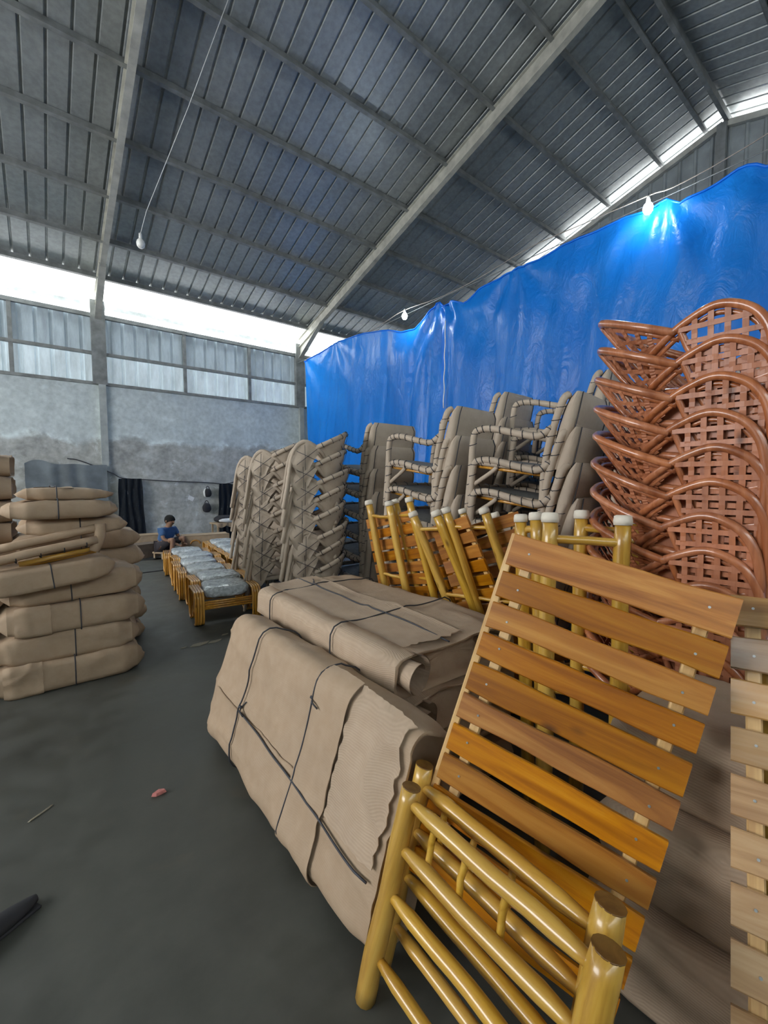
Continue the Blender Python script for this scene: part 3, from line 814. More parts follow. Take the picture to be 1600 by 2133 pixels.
def rect_lattice(xf, ztop, zbot, y0, y1, sp, w, mat, name, parent, th=.004, y_off=0.0):
    """rectangular weave in the y-z plane, clipped between two outlines"""
    m = MB()
    def strip(pts, wd):
        vs = []; n_ = V((1, 0, 0))
        for p in pts:
            for a_ in (-1, 1): vs += [p + wd * (w / 2 * a_) + n_ * th / 2, p + wd * (w / 2 * a_) - n_ * th / 2]
        fs = []
        for i in range(len(pts) - 1):
            a, b_ = i * 4, i * 4 + 4
            fs += [(a, a + 2, b_ + 2, b_), (a + 1, b_ + 1, b_ + 3, a + 3), (a, b_, b_ + 1, a + 1), (a + 2, a + 3, b_ + 3, b_ + 2)]
        m.add(vs, fs)
    k = 0; y = y0 + sp * .5
    while y < y1:
        za, zb = zbot(y), ztop(y)
        if zb - za > .02: strip([V((xf(y, za + (zb - za) * j / 8) + (.0008 if (j + k) % 2 else -.0008), y, za + (zb - za) * j / 8)) for j in range(9)], V((0, 1, 0)))
        y += sp; k += 1
    zlo = min(zbot(y0 + (y1 - y0) * i / 20) for i in range(21)); zhi = max(ztop(y0 + (y1 - y0) * i / 20) for i in range(21))
    z = zlo + sp * .4; k = 0
    while z < zhi - .01:
        ins = [y0 + (y1 - y0) * i / 60 for i in range(61)]; ins = [q for q in ins if zbot(q) - .004 <= z <= ztop(q) + .002]
        if len(ins) > 3: strip([V((xf(ins[0] + (ins[-1] - ins[0]) * j / 9, z) + (-.0008 if (j + k) % 2 else .0008), ins[0] + (ins[-1] - ins[0]) * j / 9, z)) for j in range(10)], V((0, 0, 1)))
        z += sp; k += 1
    return m.build(name, mat, parent)

def tub_chair(name, label, wrapped, group):
    """rattan tub chair: front at -y, back at +y; two arched arm loops, low curved back leaning outward"""
    t = thing(name, label, 'chair', group=group)
    fm = paper3_m if wrapped else rattan_m; r = .024 if wrapped else .0145; nseg = 7
    def tb(pts, rr, nm, closed=False, par=t):
        sp = spline(pts, nseg, closed)
        rad = [rr * (1 + (.14 * noise.noise(V((i * .8, rr * 99, len(pts)))) if wrapped else 0)) for i in range(len(sp))]
        return MB().tube(sp, rad, 8, closed).build(nm, fm, par)
    arms = []
    for s in (-1, 1):
        ap = [(s * .31, -.17, 0), (s * .32, -.175, .22), (s * .335, -.18, .46), (s * .345, -.14, .585), (s * .352, -.045, .64), (s * .345, .05, .615), (s * .325, .14, .56), (s * .28, .205, .50), (s * .225, .20 if not wrapped else .29, .43)]
        if wrapped: ap[0] = (s * .38, -.30, .0); ap[1] = (s * .37, -.25, .22); ap[2] = (s * .355, -.20, .46)
        sp = spline(ap, nseg); tb(ap, r, 'arm_loop')
        if not wrapped: tb([(p[0] * .955, p[1] * .955 + .0, p[2] - .022) for p in ap[2:]], r * .6, 'inner_arm_pole')
        arch = sp[2 * nseg:6 * nseg + 1]                                # the arched part
        lo = spline([(s * .325, -.175, .40), (s * .31, -.09, .39), (s * .30, .0, .41), (s * .305, .10, .50)], nseg)
        tb([(s * .325, -.18, .40), (s * .315, -.10, .385), (s * .315, -.015, .405), (s * .325, .045, .51), (s * .338, .075, .59)], r * .8, 'arm_brace')
        def fn(a, b_, arch=arch, lo=lo, s=s):
            q = arch[min(len(arch) - 1, int(a * (len(arch) - 1)))]; k = a * (len(arch) - 1); i = min(len(arch) - 2, int(k)); q = arch[i].lerp(arch[i + 1], k - i)
            k = a * (len(lo) - 1); i = min(len(lo) - 2, int(k)); w = lo[i].lerp(lo[i + 1], k - i)
            p = w.lerp(q, b_); p.x += s * (.02 * math.sin(math.pi * b_) * math.sin(math.pi * a)); return p
        if wrapped: 
            m = MB(); m.grid(lambda a, b_: fn(a, b_ * 1.35 - .35) + V((s * (.018 + .075 * (1 - b_) ** 1.5 + .022 * noise.noise(V((a * 4, b_ * 3, s)))), 0, -.03 * math.sin(a * 6) * (1 - b_))), 14, 9); m.grid(lambda a, b_: fn(1 - a, b_) - V((s * .012, 0, 0)), 12, 8); m.build('paper_panel', fm, t)
        else:
            yz = sorted(((p.y, p.z) for p in arch), key=lambda q: q[0])
            def zt(y, yz=yz):
                for i in range(len(yz) - 1):
                    if yz[i][0] <= y <= yz[i + 1][0]: return yz[i][1] + (yz[i + 1][1] - yz[i][1]) * (y - yz[i][0]) / max(1e-6, yz[i + 1][0] - yz[i][0])
                return yz[-1][1] if y > yz[-1][0] else yz[0][1]
            rect_lattice(lambda y, z, s=s: s * (.33 + .02 * (z - .4) / .2), lambda y: zt(y) - .012, lambda y: .385 + max(0, y + .02) * 2.1, -.178, .115, .046, .017, weave_m, 'lattice', t)
        # legs and rods
        yl = .19 if not wrapped else .29; tb([(s * .22, yl, .43), (s * .235, yl + .01, .2), (s * .25, yl + .05, 0)], r * 1.1, 'leg')
        tb([(s * .225, .19, .435), (s * .225, .32, .60), (s * .21, .415, .722)] if not wrapped else [(s * .215, .28, .42), (s * .27, .345, .62), (s * .30, .365, .697)], r * .9, 'back_stile')
        if not wrapped:
            for k in range(2): tb([(s * .30, -.17 + .04 * k, .30 - .02 * k), (s * .27, .0, .36 - .02 * k), (s * .235, .19, .40 - .02 * k)], r * .9, 'side_rod')
    rim = [(-.338, .09, .585), (-.365, .26, .635), (-.31, .47, .70), (-.15, .575, .735), (0, .60, .745), (.15, .575, .735), (.31, .47, .70), (.365, .26, .635), (.338, .09, .585)]
    sq = lambda P_: [(x, y if y < .1 else .1 + (y - .1) * (.80 if wrapped else .70), z) for x, y, z in P_]
    rim = sq(rim); rs = spline(rim, nseg); tb(rim, r, 'back_rim')
    if not wrapped: tb([(x * .95, y * .96 - .005, z - .023) for x, y, z in rim], r * .6, 'inner_back_rim')
    low = spline(sq([(-.30, .20, .50), (-.27, .29, .455), (-.22, .345, .42), (-.1, .375, .41), (0, .38, .405), (.1, .375, .41), (.22, .345, .42), (.27, .29, .455), (.30, .20, .50)]), nseg)
    if not wrapped: low = spline([(-.315, .12, .54), (-.29, .15, .50), (-.24, .17, .455), (-.12, .185, .435), (0, .19, .43), (.12, .185, .435), (.24, .17, .455), (.29, .15, .50), (.315, .12, .54)], nseg)
    def fb(a, b_):
        k = a * (len(rs) - 1); i = min(len(rs) - 2, int(k)); q = rs[i].lerp(rs[i + 1], k - i); w = low[i].lerp(low[i + 1], k - i)
        p = w.lerp(q, b_); p.y += .02 * math.sin(math.pi * b_); return p
    if wrapped:
        m = MB(); m.grid(lambda a, b_: fb(a, b_ * 1.02 - .02) + V((0, .02 + .016 * noise.noise(V((a * 7, b_ * 4, 2))), -.0)), 24, 8); m.grid(lambda a, b_: fb(1 - a, b_) - V((0, .02, 0)), 24, 8)
        # loose paper skirt hanging below the back
        m.grid(lambda a, b_: fb(.12 + a * .76, 0.0) + V((0, .03 + .02 * noise.noise(V((a * 9, b_ * 3, 8))), -(.12 + .05 * math.sin(a * 9)) * b_)), 20, 5)
        m.build('paper_panel', fm, t)
    else: lattice(fb, 20, 4, .017, .015, weave_m, 'lattice', t, nseg=20)
    ring = sq([(-.29, -.165, .355), (0, -.20, .36), (.29, -.165, .355), (.30, 0, .375), (.24, .33, .40), (0, .385, .40), (-.24, .33, .40), (-.30, 0, .375)])
    if not wrapped: ring = [(x, min(y, .20), z) for x, y, z in ring]
    tb(ring, r * 1.1, 'seat_ring', True)
    def fs(a, b_): return V(((a - .5) * (.56 - .08 * b_), -.175 + (.46 if wrapped else .37) * b_, .362 + .035 * b_ - .02 * math.sin(math.pi * a) * math.sin(math.pi * b_)))
    if wrapped: 
        m = MB(); m.grid(lambda a, b_: fs(a, b_) + V((0, 0, .02)), 8, 8); m.grid(lambda a, b_: fs(1 - a, b_) - V((0, 0, .02)), 8, 8); m.build('seat', fm, t)
    else:
        m = MB(); m.grid(fs, 8, 8); m.grid(lambda a, b_: fs(1 - a, b_) - V((0, 0, .012)), 8, 8); m.build('seat', weave_m, t)
    if not wrapped:
        for s in (-1, 1):
            MB().grid(lambda a, b_, s=s: V((s * (.30 - .02 * a), -.10 + .28 * a, .36 - .10 * b_ * (1 - abs(2 * a - 1) * .4))), 6, 3).build('apron', weave_m, t)
    else:
        # strings criss-crossing over the panels
        for s in (-1, 1):
            for (p0, p1) in (((-.17, .55), (.12, .45)), ((-.17, .42), (.10, .57)), ((-.05, .61), (-.04, .37))):
                MB().tube([(s * (.385 + .12 * (.62 - p0[1])), p0[0] * .8, p0[1]), (s * (.40 + .1 * (.6 - (p0[1] + p1[1]) / 2)), (p0[0] * .8 + p1[0]) / 2, (p0[1] + p1[1]) / 2), (s * (.385 + .12 * (.62 - p1[1])), p1[0], p1[1])], .0035, 4).build('string', string_m, t)
        m = MB()
        for k in range(11):
            a = .06 + .088 * k; i = int(a * (len(rs) - 1)); p = rs[i]; d = (rs[i + 1] - rs[i]).normalized(); u_ = d.orthogonal().normalized(); w_ = d.cross(u_)
            m.tube([p + (u_ * math.cos(q) + w_ * math.sin(q)) * .028 + d * (q - 3) * .006 for q in [x * math.pi / 4 for x in range(8)]], .0035, 4, closed=True)
        for a0, a1 in ((.2, .42), (.42, .2), (.58, .8), (.8, .58)):
            m.tube([fb(a0, 1.0) + V((0, .035, 0)), fb((a0 + a1) / 2, .5) + V((0, .045, 0)), fb(a1, 0.02) + V((0, .04, 0))], .0035, 4)
        tag(m.build('string', string_m, t), kind='stuff')
    return t

def stack_copies(proto, spots, labels, groups):
    out = []
    for k, (loc, rot) in enumerate(spots):
        o = proto if k == 0 else copy_tree(proto)
        o['label'] = labels[k]; o['group'] = groups[k]; o.location = loc; o.rotation_euler = rot; out.append(o)
    return out
# red stack: front towards -Y, lowest chair on the floor
NR, PR = 13, .1155
red = tub_chair('rattan_tub_chair', '', False, '')
sp, lb, gp = [], [], []
for k in range(NR):
    q = NR - 1 - k                                             # counted from the top
    sp.append(((2.11 - .002 * q,   .50 + .001 * q + .004 * math.sin(k * 2.), PR * k), (R(.0), R(.3 * math.sin(k * 1.3)), R(2.0 * math.sin(k * 1.9)) + .004 * q)))
    lb.append('red-brown rattan tub chair, %s of the near stack at right' % level(k, NR)); gp.append('red rattan chairs in the near stack')
for k in range(9):
    sp.append(((2.98, .60, PR * k), (0, 0, R(20 + 2 * math.sin(k)))))
    lb.append('red rattan chair in the rear stack behind the near stack, %s' % level(k, 9)); gp.append('red rattan chairs in the rear stack')
stack_copies(red, sp, lb, gp)
# wrapped tub chairs
wr = tub_chair('wrapped_tub_chair', '', True, '')
sp, lb, gp = [], [], []
for (x, y, n, pit, rz, nm) in ((2.12, 4.00, 8, .172, R(-116), 'in the nearest stack, right of the ottomans'), (2.14, 4.80, 8, .166, R(-134), 'in the middle stack of three behind the ottomans'), (2.27, 5.55, 8, .162, R(-138), 'in the farthest stack of three behind the ottomans')):
    for k in range(n):
        sp.append(((x + .012 * math.sin(k * 1.7), y - .008 * k, pit * k), (R(1.5 * math.sin(k * 2.2)), R(1.2 * math.sin(k)), rz + R(2.5 * math.sin(k * 1.1)))))
        lb.append('paper-wrapped tub chair %s, %s' % (nm, level(k, n))); gp.append('wrapped tub chairs ' + nm.split(',')[0])
for o in stack_copies(wr, sp, lb, gp): o.scale = (.86, .80, .97)

# ================================================================== WRAPPED ARMCHAIRS
def armchair():
    """square armchair, tubes bound in kraft paper, front at -y"""
    t = thing('wrapped_armchair', '', 'chair')
    r = .026; sd = [0]
    def tb(pts, nm, rr=r, mat=None, n=4):
        sd[0] += 3; spx = spline(pts, n)
        return MB().tube(spx, [rr * (1 + .13 * noise.noise(V((i * .8, sd[0], 0)))) for i in range(len(spx))], 8).build(nm, mat or paper3_m, t)
    rings = MB()
    def bind(pts, step=2):
        spx = spline(pts, 4)
        for i in range(1, len(spx) - 1, step):
            d = (spx[i + 1] - spx[i - 1]).normalized(); u_ = d.orthogonal().normalized(); w_ = d.cross(u_)
            rings.tube([spx[i] + (u_ * math.cos(q) + w_ * math.sin(q)) * (r * 1.12) + d * .012 * math.sin(q) for q in [x * math.pi / 3 for x in range(6)]], .0035, 4, closed=True)
    for s in (-1, 1):
        arm = [(s * .30, -.30, 0), (s * .30, -.30, .3), (s * .305, -.30, .58), (s * .305, -.25, .64), (s * .305, -.12, .645), (s * .305, .06, .615), (s * .30, .22, .60), (s * .28, .30, .66)]
        tb(arm, 'arm_frame'); bind(arm)
        tb([(s * .285, .30, 0), (s * .28, .28, .4), (s * .28, .31, .66), (s * .275, .35, .84), (s * .24, .37, .88)], 'leg'); bind([(s * .285, .30, 0), (s * .28, .28, .4), (s * .28, .31, .66), (s * .275, .35, .84)])
        sr = [(s * .29, -.29, .40), (s * .29, 0, .385), (s * .285, .28, .37)]; tb(sr, 'seat_rail'); bind(sr)
        MB().tube([(s * .275, -.27, .365), (s * .27, .27, .335)], .013, 6).build('bare_rail', honey_m, t)
        tb([(s * .29, -.27, .22), (s * .29, -.12, .33), (s * .29, -.08, .37)], 'brace', .018)
    for y, z in ((-.29, .40), (.28, .36), (-.29, .2)):
        tb([(-.29, y, z), (0, y, z - .006), (.29, y, z)], 'cross_rail'); bind([(-.29, y, z), (0, y, z), (.29, y, z)])
    MB().grid(lambda a, b_: V(((a - .5) * .56, -.28 + .56 * b_, .425 - .03 * b_ + .012 * math.sin(a * 3.1))), 6, 6).grid(lambda a, b_: V(((.5 - a) * .56, -.28 + .56 * b_, .39 - .03 * b_)), 6, 6).build('seat', seat_m, t)
    # padded back wrapped in paper
    def back(u, v):
        a = 2 * math.pi * v; n = 6.; c, s_ = math.cos(a), math.sin(a)
        x = .285 * math.copysign(abs(c) ** (2 / n), c); y = .055 * math.copysign(abs(s_) ** (2 / 3), s_)
        w = 1 - .12 * max(0, (u - .85) / .15) ** 2
        p = V((x * w, .33 + .10 * u + y * (1 - .55 * max(0, (u - .8) / .2) ** 2), .38 + .52 * u))
        return p + V((0, 1, 0)) * (.014 * noise.noise(p * 6) * (1 if s_ > 0 else -1))
    m = MB(); m.grid(back, 12, 32, cv=True)
    top = [back(1, j / 32) for j in range(32)]; bot = [back(0, j / 32) for j in range(32)]
    m.add(top, [tuple(range(32))]); m.add(bot, [tuple(range(31, -1, -1))])
    m.build('padded_back', paper3_m, t)
    for u in (.14, .86):
        rings.tube([back(k / 10, .25 + (.5 - u) * .30) + V((0, .006, 0)) for k in range(11)], .0035, 4)
        rings.tube([back(k / 10, .75 - (.5 - u) * .30) - V((0, .006, 0)) for k in range(11)], .0035, 4)
    tag(rings.build('string', string_m, t), kind='stuff')
    return t
ac = armchair()
sp, lb, gp = [], [], []
cols = [  # x, y, count, pitch, yaw, words
    (2.95, 2.00, 6, .232, R(180 + 8), 'in the nearest armchair stack'), (2.86, 2.92, 6, .235, R(180 + 4), 'in the second armchair stack'), (3.00, 4.08, 6, .235, R(180 - 4), 'in the leftmost armchair stack'),
    (3.80, 3.15, 7, .24, R(180 + 2), 'in the rear stack by the tarpaulin seam'), (3.75, 2.22, 7, .245, R(180 + 12), 'in the rear stack with the highest back'), (3.35, 1.18, 7, .225, R(180 + 30), 'in the dim stack beside the red chairs')]
for (x, y, n, pit, rz, nm) in cols:
    for k in range(n):
        sp.append(((x + .012 * math.sin(k * 1.7), y + .010 * math.cos(k * 1.3), pit * k + .02), (R(-5), R(1.0 * math.sin(k)), rz + R(2.0 * math.sin(k * 1.1)))))
        lb.append('paper-wrapped armchair %s, %s' % (nm, level(k, n))); gp.append('wrapped armchairs ' + nm)
    sp[-n] = ((x, y, 0), (0, 0, rz))
stack_copies(ac, sp, lb, gp)

# ================================================================== POLE AND SLAT LOUNGERS
def log_mesh(L, r0, r1, seed, mat, axis='z', n=12, rows=14, wob=.006):
    pts = []; rad = []
    for i in range(rows):
        t = i / (rows - 1)
        w = V((wob * noise.noise(V((t * 3, seed, 0))), wob * noise.noise(V((t * 3, seed, 7))), 0))
        p = V((0, 0, t * L)) + w
        if axis == 'x': p = V((t * L, w.x, w.y))
        pts.append(p); rad.append((r0 + (r1 - r0) * t) * (1 + .05 * noise.noise(V((t * 7, seed, 3)))))
    rad[0] *= .93; rad[-1] *= .93
    return MB().tube(pts, rad, n, jitter=.06, seed=seed).mesh('log', mat)
def aim(o, p0, p1, axis='Z'):
    d = V(p1) - V(p0); o.location = p0; o.rotation_mode = 'QUATERNION'; o.rotation_quaternion = d.to_track_quat(axis, 'Y' if axis != 'Y' else 'Z')
post_me = [log_mesh(1.0, 1.0, .92, s * 5.1, pole_m, wob=.12) for s in range(4)]
def post(parent, p0, p1, r, name='post', k=0, mat=None):
    L = (V(p1) - V(p0)).length
    o = link(name, log_mesh(L, r, r * .93, k * 3.3 + L, mat or pole_m), parent); aim(o, p0, p1); return o
def rail(parent, p0, p1, r, name='rail', k=0, mat=None, taper=True):
    L = (V(p1) - V(p0)).length; rows = 12; pts = []; rad = []
    for i in range(rows):
        t = i / (rows - 1); pts.append(V((t * L, .004 * noise.noise(V((t * 3, k, 0))), .004 * noise.noise(V((t * 3, k, 5)))))); rad.append(r * (.55 + .45 * min(1, 6 * min(t, 1 - t))) if taper else r)
    o = link(name, MB().tube(pts, rad, 10, jitter=.05, seed=k).mesh('log', mat or rail_m), parent); aim(o, p0, p1, 'X'); return o
def slat_mesh(L, w, th, seed, mat, live=.006):
    """board along x with wavy long edges and eased corners"""
    m = MB(); n = 14; e = .003; rows = []
    for i in range(n):
        t = i / (n - 1); x = (t - .5) * L
        a = w / 2 + live * noise.noise(V((t * 3.2, seed, 0))); b_ = w / 2 + live * noise.noise(V((t * 3.2, seed, 9)))
        rows.append([V((x, th / 2 - e, -b_)), V((x, th / 2, -b_ + e)), V((x, th / 2, a - e)), V((x, th / 2 - e, a)), V((x, -th / 2 + e, a)), V((x, -th / 2, a - e)), V((x, -th / 2, -b_ + e)), V((x, -th / 2 + e, -b_))])
    vs = [p for r_ in rows for p in r_]
    fs = [(i * 8 + k, i * 8 + (k + 1) % 8, (i + 1) * 8 + (k + 1) % 8, (i + 1) * 8 + k) for i in range(n - 1) for k in range(8)]
    fs += [tuple(range(7, -1, -1)), tuple((n - 1) * 8 + k for k in range(8))]
    m.add(vs, fs); return m.mesh('slat', mat)
screw_me = None
def screws(parent, x, z, y):
    global screw_me
    if screw_me is None:
        q = MB(); q.tube([(0, 0, 0), (0, -.002, 0)], .0032, 10); screw_me = q.mesh('screw', metal_m)
    return link('screw', screw_me, parent, (x, y, z))
def slat_panel(t, W, zs, hw, mat, y0=0.0, battens=(-.2, .2), bl=None, th=.016, screw=True, seed=0, live=.006, stile=None):
    mats = [slat_mesh(W, h_, th, seed + k * 3.7, mat, live) for k, h_ in enumerate(hw)]
    for k, z in enumerate(zs):
        o = link('slat', mats[k % len(mats)], t, (0, y0, z)); o.rotation_euler = (R(1.2 * math.sin(k * 2.3)), 0, 0)
        if screw:
            for x in battens:
                link('screw', screw_me, o, (x + .004 * math.sin(k * 3), -th / 2, .008 * math.cos(k * 2))) if screw_me else screws(o, x, 0, -th / 2)
    z0, z1 = bl or (min(zs) - .05, max(zs) + .05)
    for x in battens:
        o = MB().box((0, 0, 0), (.032, .026, z1 - z0), None, .004).build('batten', batten_m, t); o.location = (x, y0 + th / 2 + .0135, (z0 + z1) / 2)

# ---- foreground lounger: slatted back plus two log frames
TL, TR_, BR, BL = V((1.136, .782, 1.291)), V((1.316, .277, 1.167)), V((1.073, .382, .428)), V((.894, .887, .553))
wx = (TR_ - TL).normalized(); uz = (TL - BL).normalized(); ny = uz.cross(wx).normalized(); uz = wx.cross(ny)
t = thing('folded_lounge_chair', 'folded log and slat lounge chair nearest the camera, glossy orange slats', 'lounge chair', group='log and slat lounge chairs')
t.matrix_world = axes(wx, ny, uz, (TL + TR_) / 2)
edge = [.0, .118, .216, .312, .408, .502, .600, .694, .79, .885, .98]            # top edge of each slat along the panel
hgt = [.098, .078, .078, .074, .086, .074, .076, .074, .076, .072, .07]
t_in = t.matrix_world.inverted()
slat_panel(t, .56, [-(e + h / 2) for e, h in zip(edge, hgt)], hgt, slat_m, 0, (-.222, .222), (-1.10, -.03), .018, True, 11, .007)
MB().bar((-.281, .006, -1.08), (-.279, .006, .0), .026, .010, (0, 1, 0), .003).build('side_strip', batten_m, t)
def L_(p): return t_in @ V(p)
FL0, FL1 = V((.655, .915, .0)), V((.80, .885, .575)); FR1 = at_d(1268, 1978, .80); FR0 = FR1 + (FL0 - FL1) * (FR1.z / .575)
for k, (off, s0) in enumerate(((V((0, 0, 0)), 1.0), (V((.085, .035, .012)), .95))):
    a0, a1, c0, c1 = FL0 + off, FL1 + off, FR0 + off * .95, FR1 + off * .95
    a0.z = c0.z = 0.0
    for j, (p, q) in enumerate(((a0, a1), (c0, c1))):
        o = post(t, L_(p), L_(q), .031 if j == 0 else .034, k=k * 7 + j)
        Lp = (q - p).length
        m = MB().tube([(0, 0, Lp - .001), (0, 0, Lp + .0015)], .0275 if j == 0 else .0305, 14); m.build('end_grain', endg_m, o)
    for j, (f, rr) in enumerate(((.93, .021), (.72, .021), (.50, .020), (.21, .018))):
        if k == 1 and j == 3: f = .26
        if k == 1: f -= .03
        rail(t, L_(a0.lerp(a1, f)), L_(c0.lerp(c1, f)), rr, k=k * 5 + j)
    if k == 0 or k == 1:
        for f in (.20, .40, .62):
            p = a0.lerp(a1, .90).lerp(c0.lerp(c1, .90), f) + V((.012, .01, 0)); q = p + (a0 - a1).normalized() * .125 + V((.01, .0, 0))
            rail(t, L_(p), L_(q), .0095, 'spindle', f * 9, pole_m, False)

# ---- lounger cut by the right picture edge
t2 = thing('folded_lounge_chair', 'pale shiny slatted lounge chair cut by the right picture edge', 'lounge chair', group='log and slat lounge chairs')
a = at_d(1522, 1238, 1.16); q = at_d(1522, 2110, .90); u2 = (a - q).normalized()
w2 = V((.20, -.97, -.06)); w2 = (w2 - u2 * w2.dot(u2)).normalized(); n2 = u2.cross(w2)
t2.matrix_world = axes(w2, n2, u2, a + w2 * .28)
Ltot = (a - q).length
e2 = [Ltot * k / 8.0 for k in range(11)]
e2 = [k * .108 for k in range(11)]
slat_panel(t2, .56, [-(e + .042) for e in e2], [.082, .080, .086, .078, .084], slat2_m, 0, (-.235, .235), (-1.12, -.02), .018, True, 31, .006)
for x in (-.2, .2): post(t2, (x, .08, -1.17), (x, .07, -.1), .03, k=x)

# ---- loungers and pole frames behind
def h_frame(t, T0, T1, u, L, r, rails=((.05, .011), (.42, .011)), tip=True, k=0):
    inv = t.matrix_world.inverted()
    for j, T in enumerate((T0, T1)):
        B = T - u * L
        o = post(t, inv @ B, inv @ T, r, k=k + j * 2)
        if tip: MB().tube([(0, 0, L - r * .7), (0, 0, L - r * .2), (0, 0, L + .012), (0, 0, L + .016)], [r * 1.04, r * 1.08, r * .98, r * .7], 12).build('tip_wrap', tip_m, o)
    for f, rr in rails: rail(t, inv @ (T0 - u * L * f), inv @ (T1 - u * L * f), rr, k=k + f, taper=False)
GB = 'log and slat lounge chairs leaning behind the package stack'
def base_matrix(T0, T1, u, L):
    w = (T1 - T0).normalized(); w = (w - u * w.dot(u)).normalized(); n = u.cross(w)
    return axes(w, n, u, (T0 + T1) / 2 - u * L)
def lean_dir(a, f): return (rt * a + fw * f + V((0, 0, 1))).normalized()
specs = [  # label, top-left px, top-right px, depth left, depth right, lean, panel (width, x offset, y offset) or None, radius
    ('leftmost lounge chair of the row, slats showing left of its poles', (768, 1046), (810, 1048), 3.45, 3.25, (-.20, .10), (.60, -.03, .07), .031),
    ('pair of poles with a top rung, second in the lounge row', (823, 1044), (852, 1040), 3.30, 3.10, (-.26, .12), None, .029),
    ('third lounge chair of the row, slats behind two thick poles', (860, 1070), (908, 1068), 2.95, 2.75, (-.40, .10), (.58, .06, .075), .031),
    ('fourth lounge chair of the row, rung joining its white-tipped poles', (928, 1062), (1008, 1062), 2.75, 2.62, (-.33, .10), (.58, .08, .075), .031),
    ('slimmer pole pair behind the fourth lounge chair', (963, 1064), (1031, 1072), 2.95, 2.80, (-.30, .12), None, .027),
    ('single-rung pole frame just left of the big slatted back', (1085, 1078), (1116, 1074), 1.95, 1.92, (-.02, .10), None, .029),
    ('pole frame with a thick rung right behind the big slatted back', (1146, 1076), (1298, 1082), 1.62, 1.58, (.02, .06), None, .030),
    ('rear pole frame whose white tips rise behind the thick rung', (1212, 1070), (1322, 1080), 1.84, 1.72, (.02, .06), None, .030)]
for k, (lb_, p, q, d0, d1, ln, pan, r_) in enumerate(specs):
    T0, T1 = at_d(*p, d0), at_d(*q, d1); u = lean_dir(*ln); L = (min(T0.z, T1.z) - .02) / u.z
    t = thing('pole_lounge_chair' if pan else 'pole_stand', lb_, 'lounge chair' if pan else 'pole frame', group=GB)
    t.matrix_world = base_matrix(T0, T1, u, L)
    h_frame(t, T0, T1, u, L, r_, ((.085, .0125), (.44, .012)) if k < 5 else ((.065 if k == 6 else .045, .0165), (.5, .014)), k=k * 4)
    if pan:
        W_, xo, yo = pan; zt = L - .10
        zs = [zt - .045 - .094 * i for i in range(11)]
        sub = slat_panel(t, W_, zs, [.078, .074, .080], slat_m, yo, (-.24, .24), (zs[-1] - .05, zt), .016, False, 50 + k * 3)

# ================================================================== OTTOMANS
def ottoman():
    t = thing('rattan_ottoman', '', 'ottoman')
    W_, D_, H_ = .66, .50, .40
    for s in (-1, 1):
        # side loop: five bent poles running front to back, flat on top, both feet curled under
        o = None
        for k in range(4):
            x = s * (W_ / 2 - .012 - .024 * k)
            pts = spline([(x, -D_ / 2 + .10, .012), (x, -D_ / 2 + .03, .03), (x, -D_ / 2 + .005, .12), (x, -D_ / 2, .28), (x, -D_ / 2 + .02, .37), (x, -D_ / 2 + .08, H_), (x, 0, H_), (x, D_ / 2 - .08, H_), (x, D_ / 2 - .02, .37), (x, D_ / 2, .28), (x, D_ / 2 - .005, .12), (x, D_ / 2 - .03, .03), (x, D_ / 2 - .10, .012)], 5)
            MB().tube(pts, .0125, 7).build('bent_pole', honey_m, t)
        for y in (-.16, .16):
            MB().tube([(s * (W_ / 2), y, .385), (s * (W_ / 2 - .1), y, .385)], .010, 6).build('cross_pole', honey_m, t)
            MB().tube(spline([(s * (W_ / 2 - .05), y * 1.35, .02), (s * (W_ / 2 - .05), y * .9, .10), (s * (W_ / 2 - .05), y * .75, .25), (s * (W_ / 2 - .05), y * .7, .38)], 4), .014, 7).build('inner_leg', honey_m, t)
    for y in (-D_ / 2 + .03, D_ / 2 - .03):
        for k in range(4):
            z = .20 + .026 * k
            MB().tube([(-W_ / 2 + .09, y, z), (W_ / 2 - .09, y, z)], .0125, 7).build('rail', honey_m, t)
    def cu(u, v):
        a = 2 * math.pi * v; n = 4.5; c, s_ = math.cos(a), math.sin(a)
        return c, s_
    def cush(u, v):      # rounded slab: u from top centre over the side to the bottom
        a = 2 * math.pi * v; n = 5.; c, s_ = math.cos(a), math.sin(a)
        cx, cy = math.copysign(abs(c) ** (2 / n), c), math.copysign(abs(s_) ** (2 / n), s_)
        th = math.pi * u; rr = abs(math.sin(th)) ** .35; zz = math.copysign(abs(math.cos(th)) ** .6, math.cos(th))
        p = V((cx * .225 * rr, cy * (D_ / 2 - .02) * rr, .375 + zz * .075))
        p += V((cx * rr, cy * rr, zz)) * .012 * noise.noise(p * 14)
        return p
    m = MB(); m.grid(cush, 16, 40, cv=True); m.build('cushion', plastic_m, t)
    return t
ot = ottoman()
sp, lb, gp = [], [], []
for k in range(6):
    f = k / 5
    sp.append(((1.50 + .30 * f + (.05 if k in (1, 4) else 0), 4.66 + 2.75 * f, 0), (0, 0, R(-7 + 3 * math.sin(k * 2.)))))
    lb.append('honey rattan ottoman with plastic-wrapped grey cushion, left row, %s' % (['nearest', 'second from the front', 'third from the front', 'fourth from the front', 'fifth from the front', 'farthest'][k])); gp.append('ottomans in the left row')
for k in range(5):
    f = k / 4
    sp.append(((2.42 + .20 * f, 6.15 + 2.0 * f, 0), (0, 0, R(-8 + 2 * math.sin(k * 1.4)))))
    lb.append('honey rattan ottoman with plastic-wrapped grey cushion, right row, %s' % (['nearest', 'second from the front', 'third from the front', 'fourth from the front', 'farthest'][k])); gp.append('ottomans in the right row')
for o in stack_copies(ot, sp, lb, gp): o.scale = (1, .92, .86)

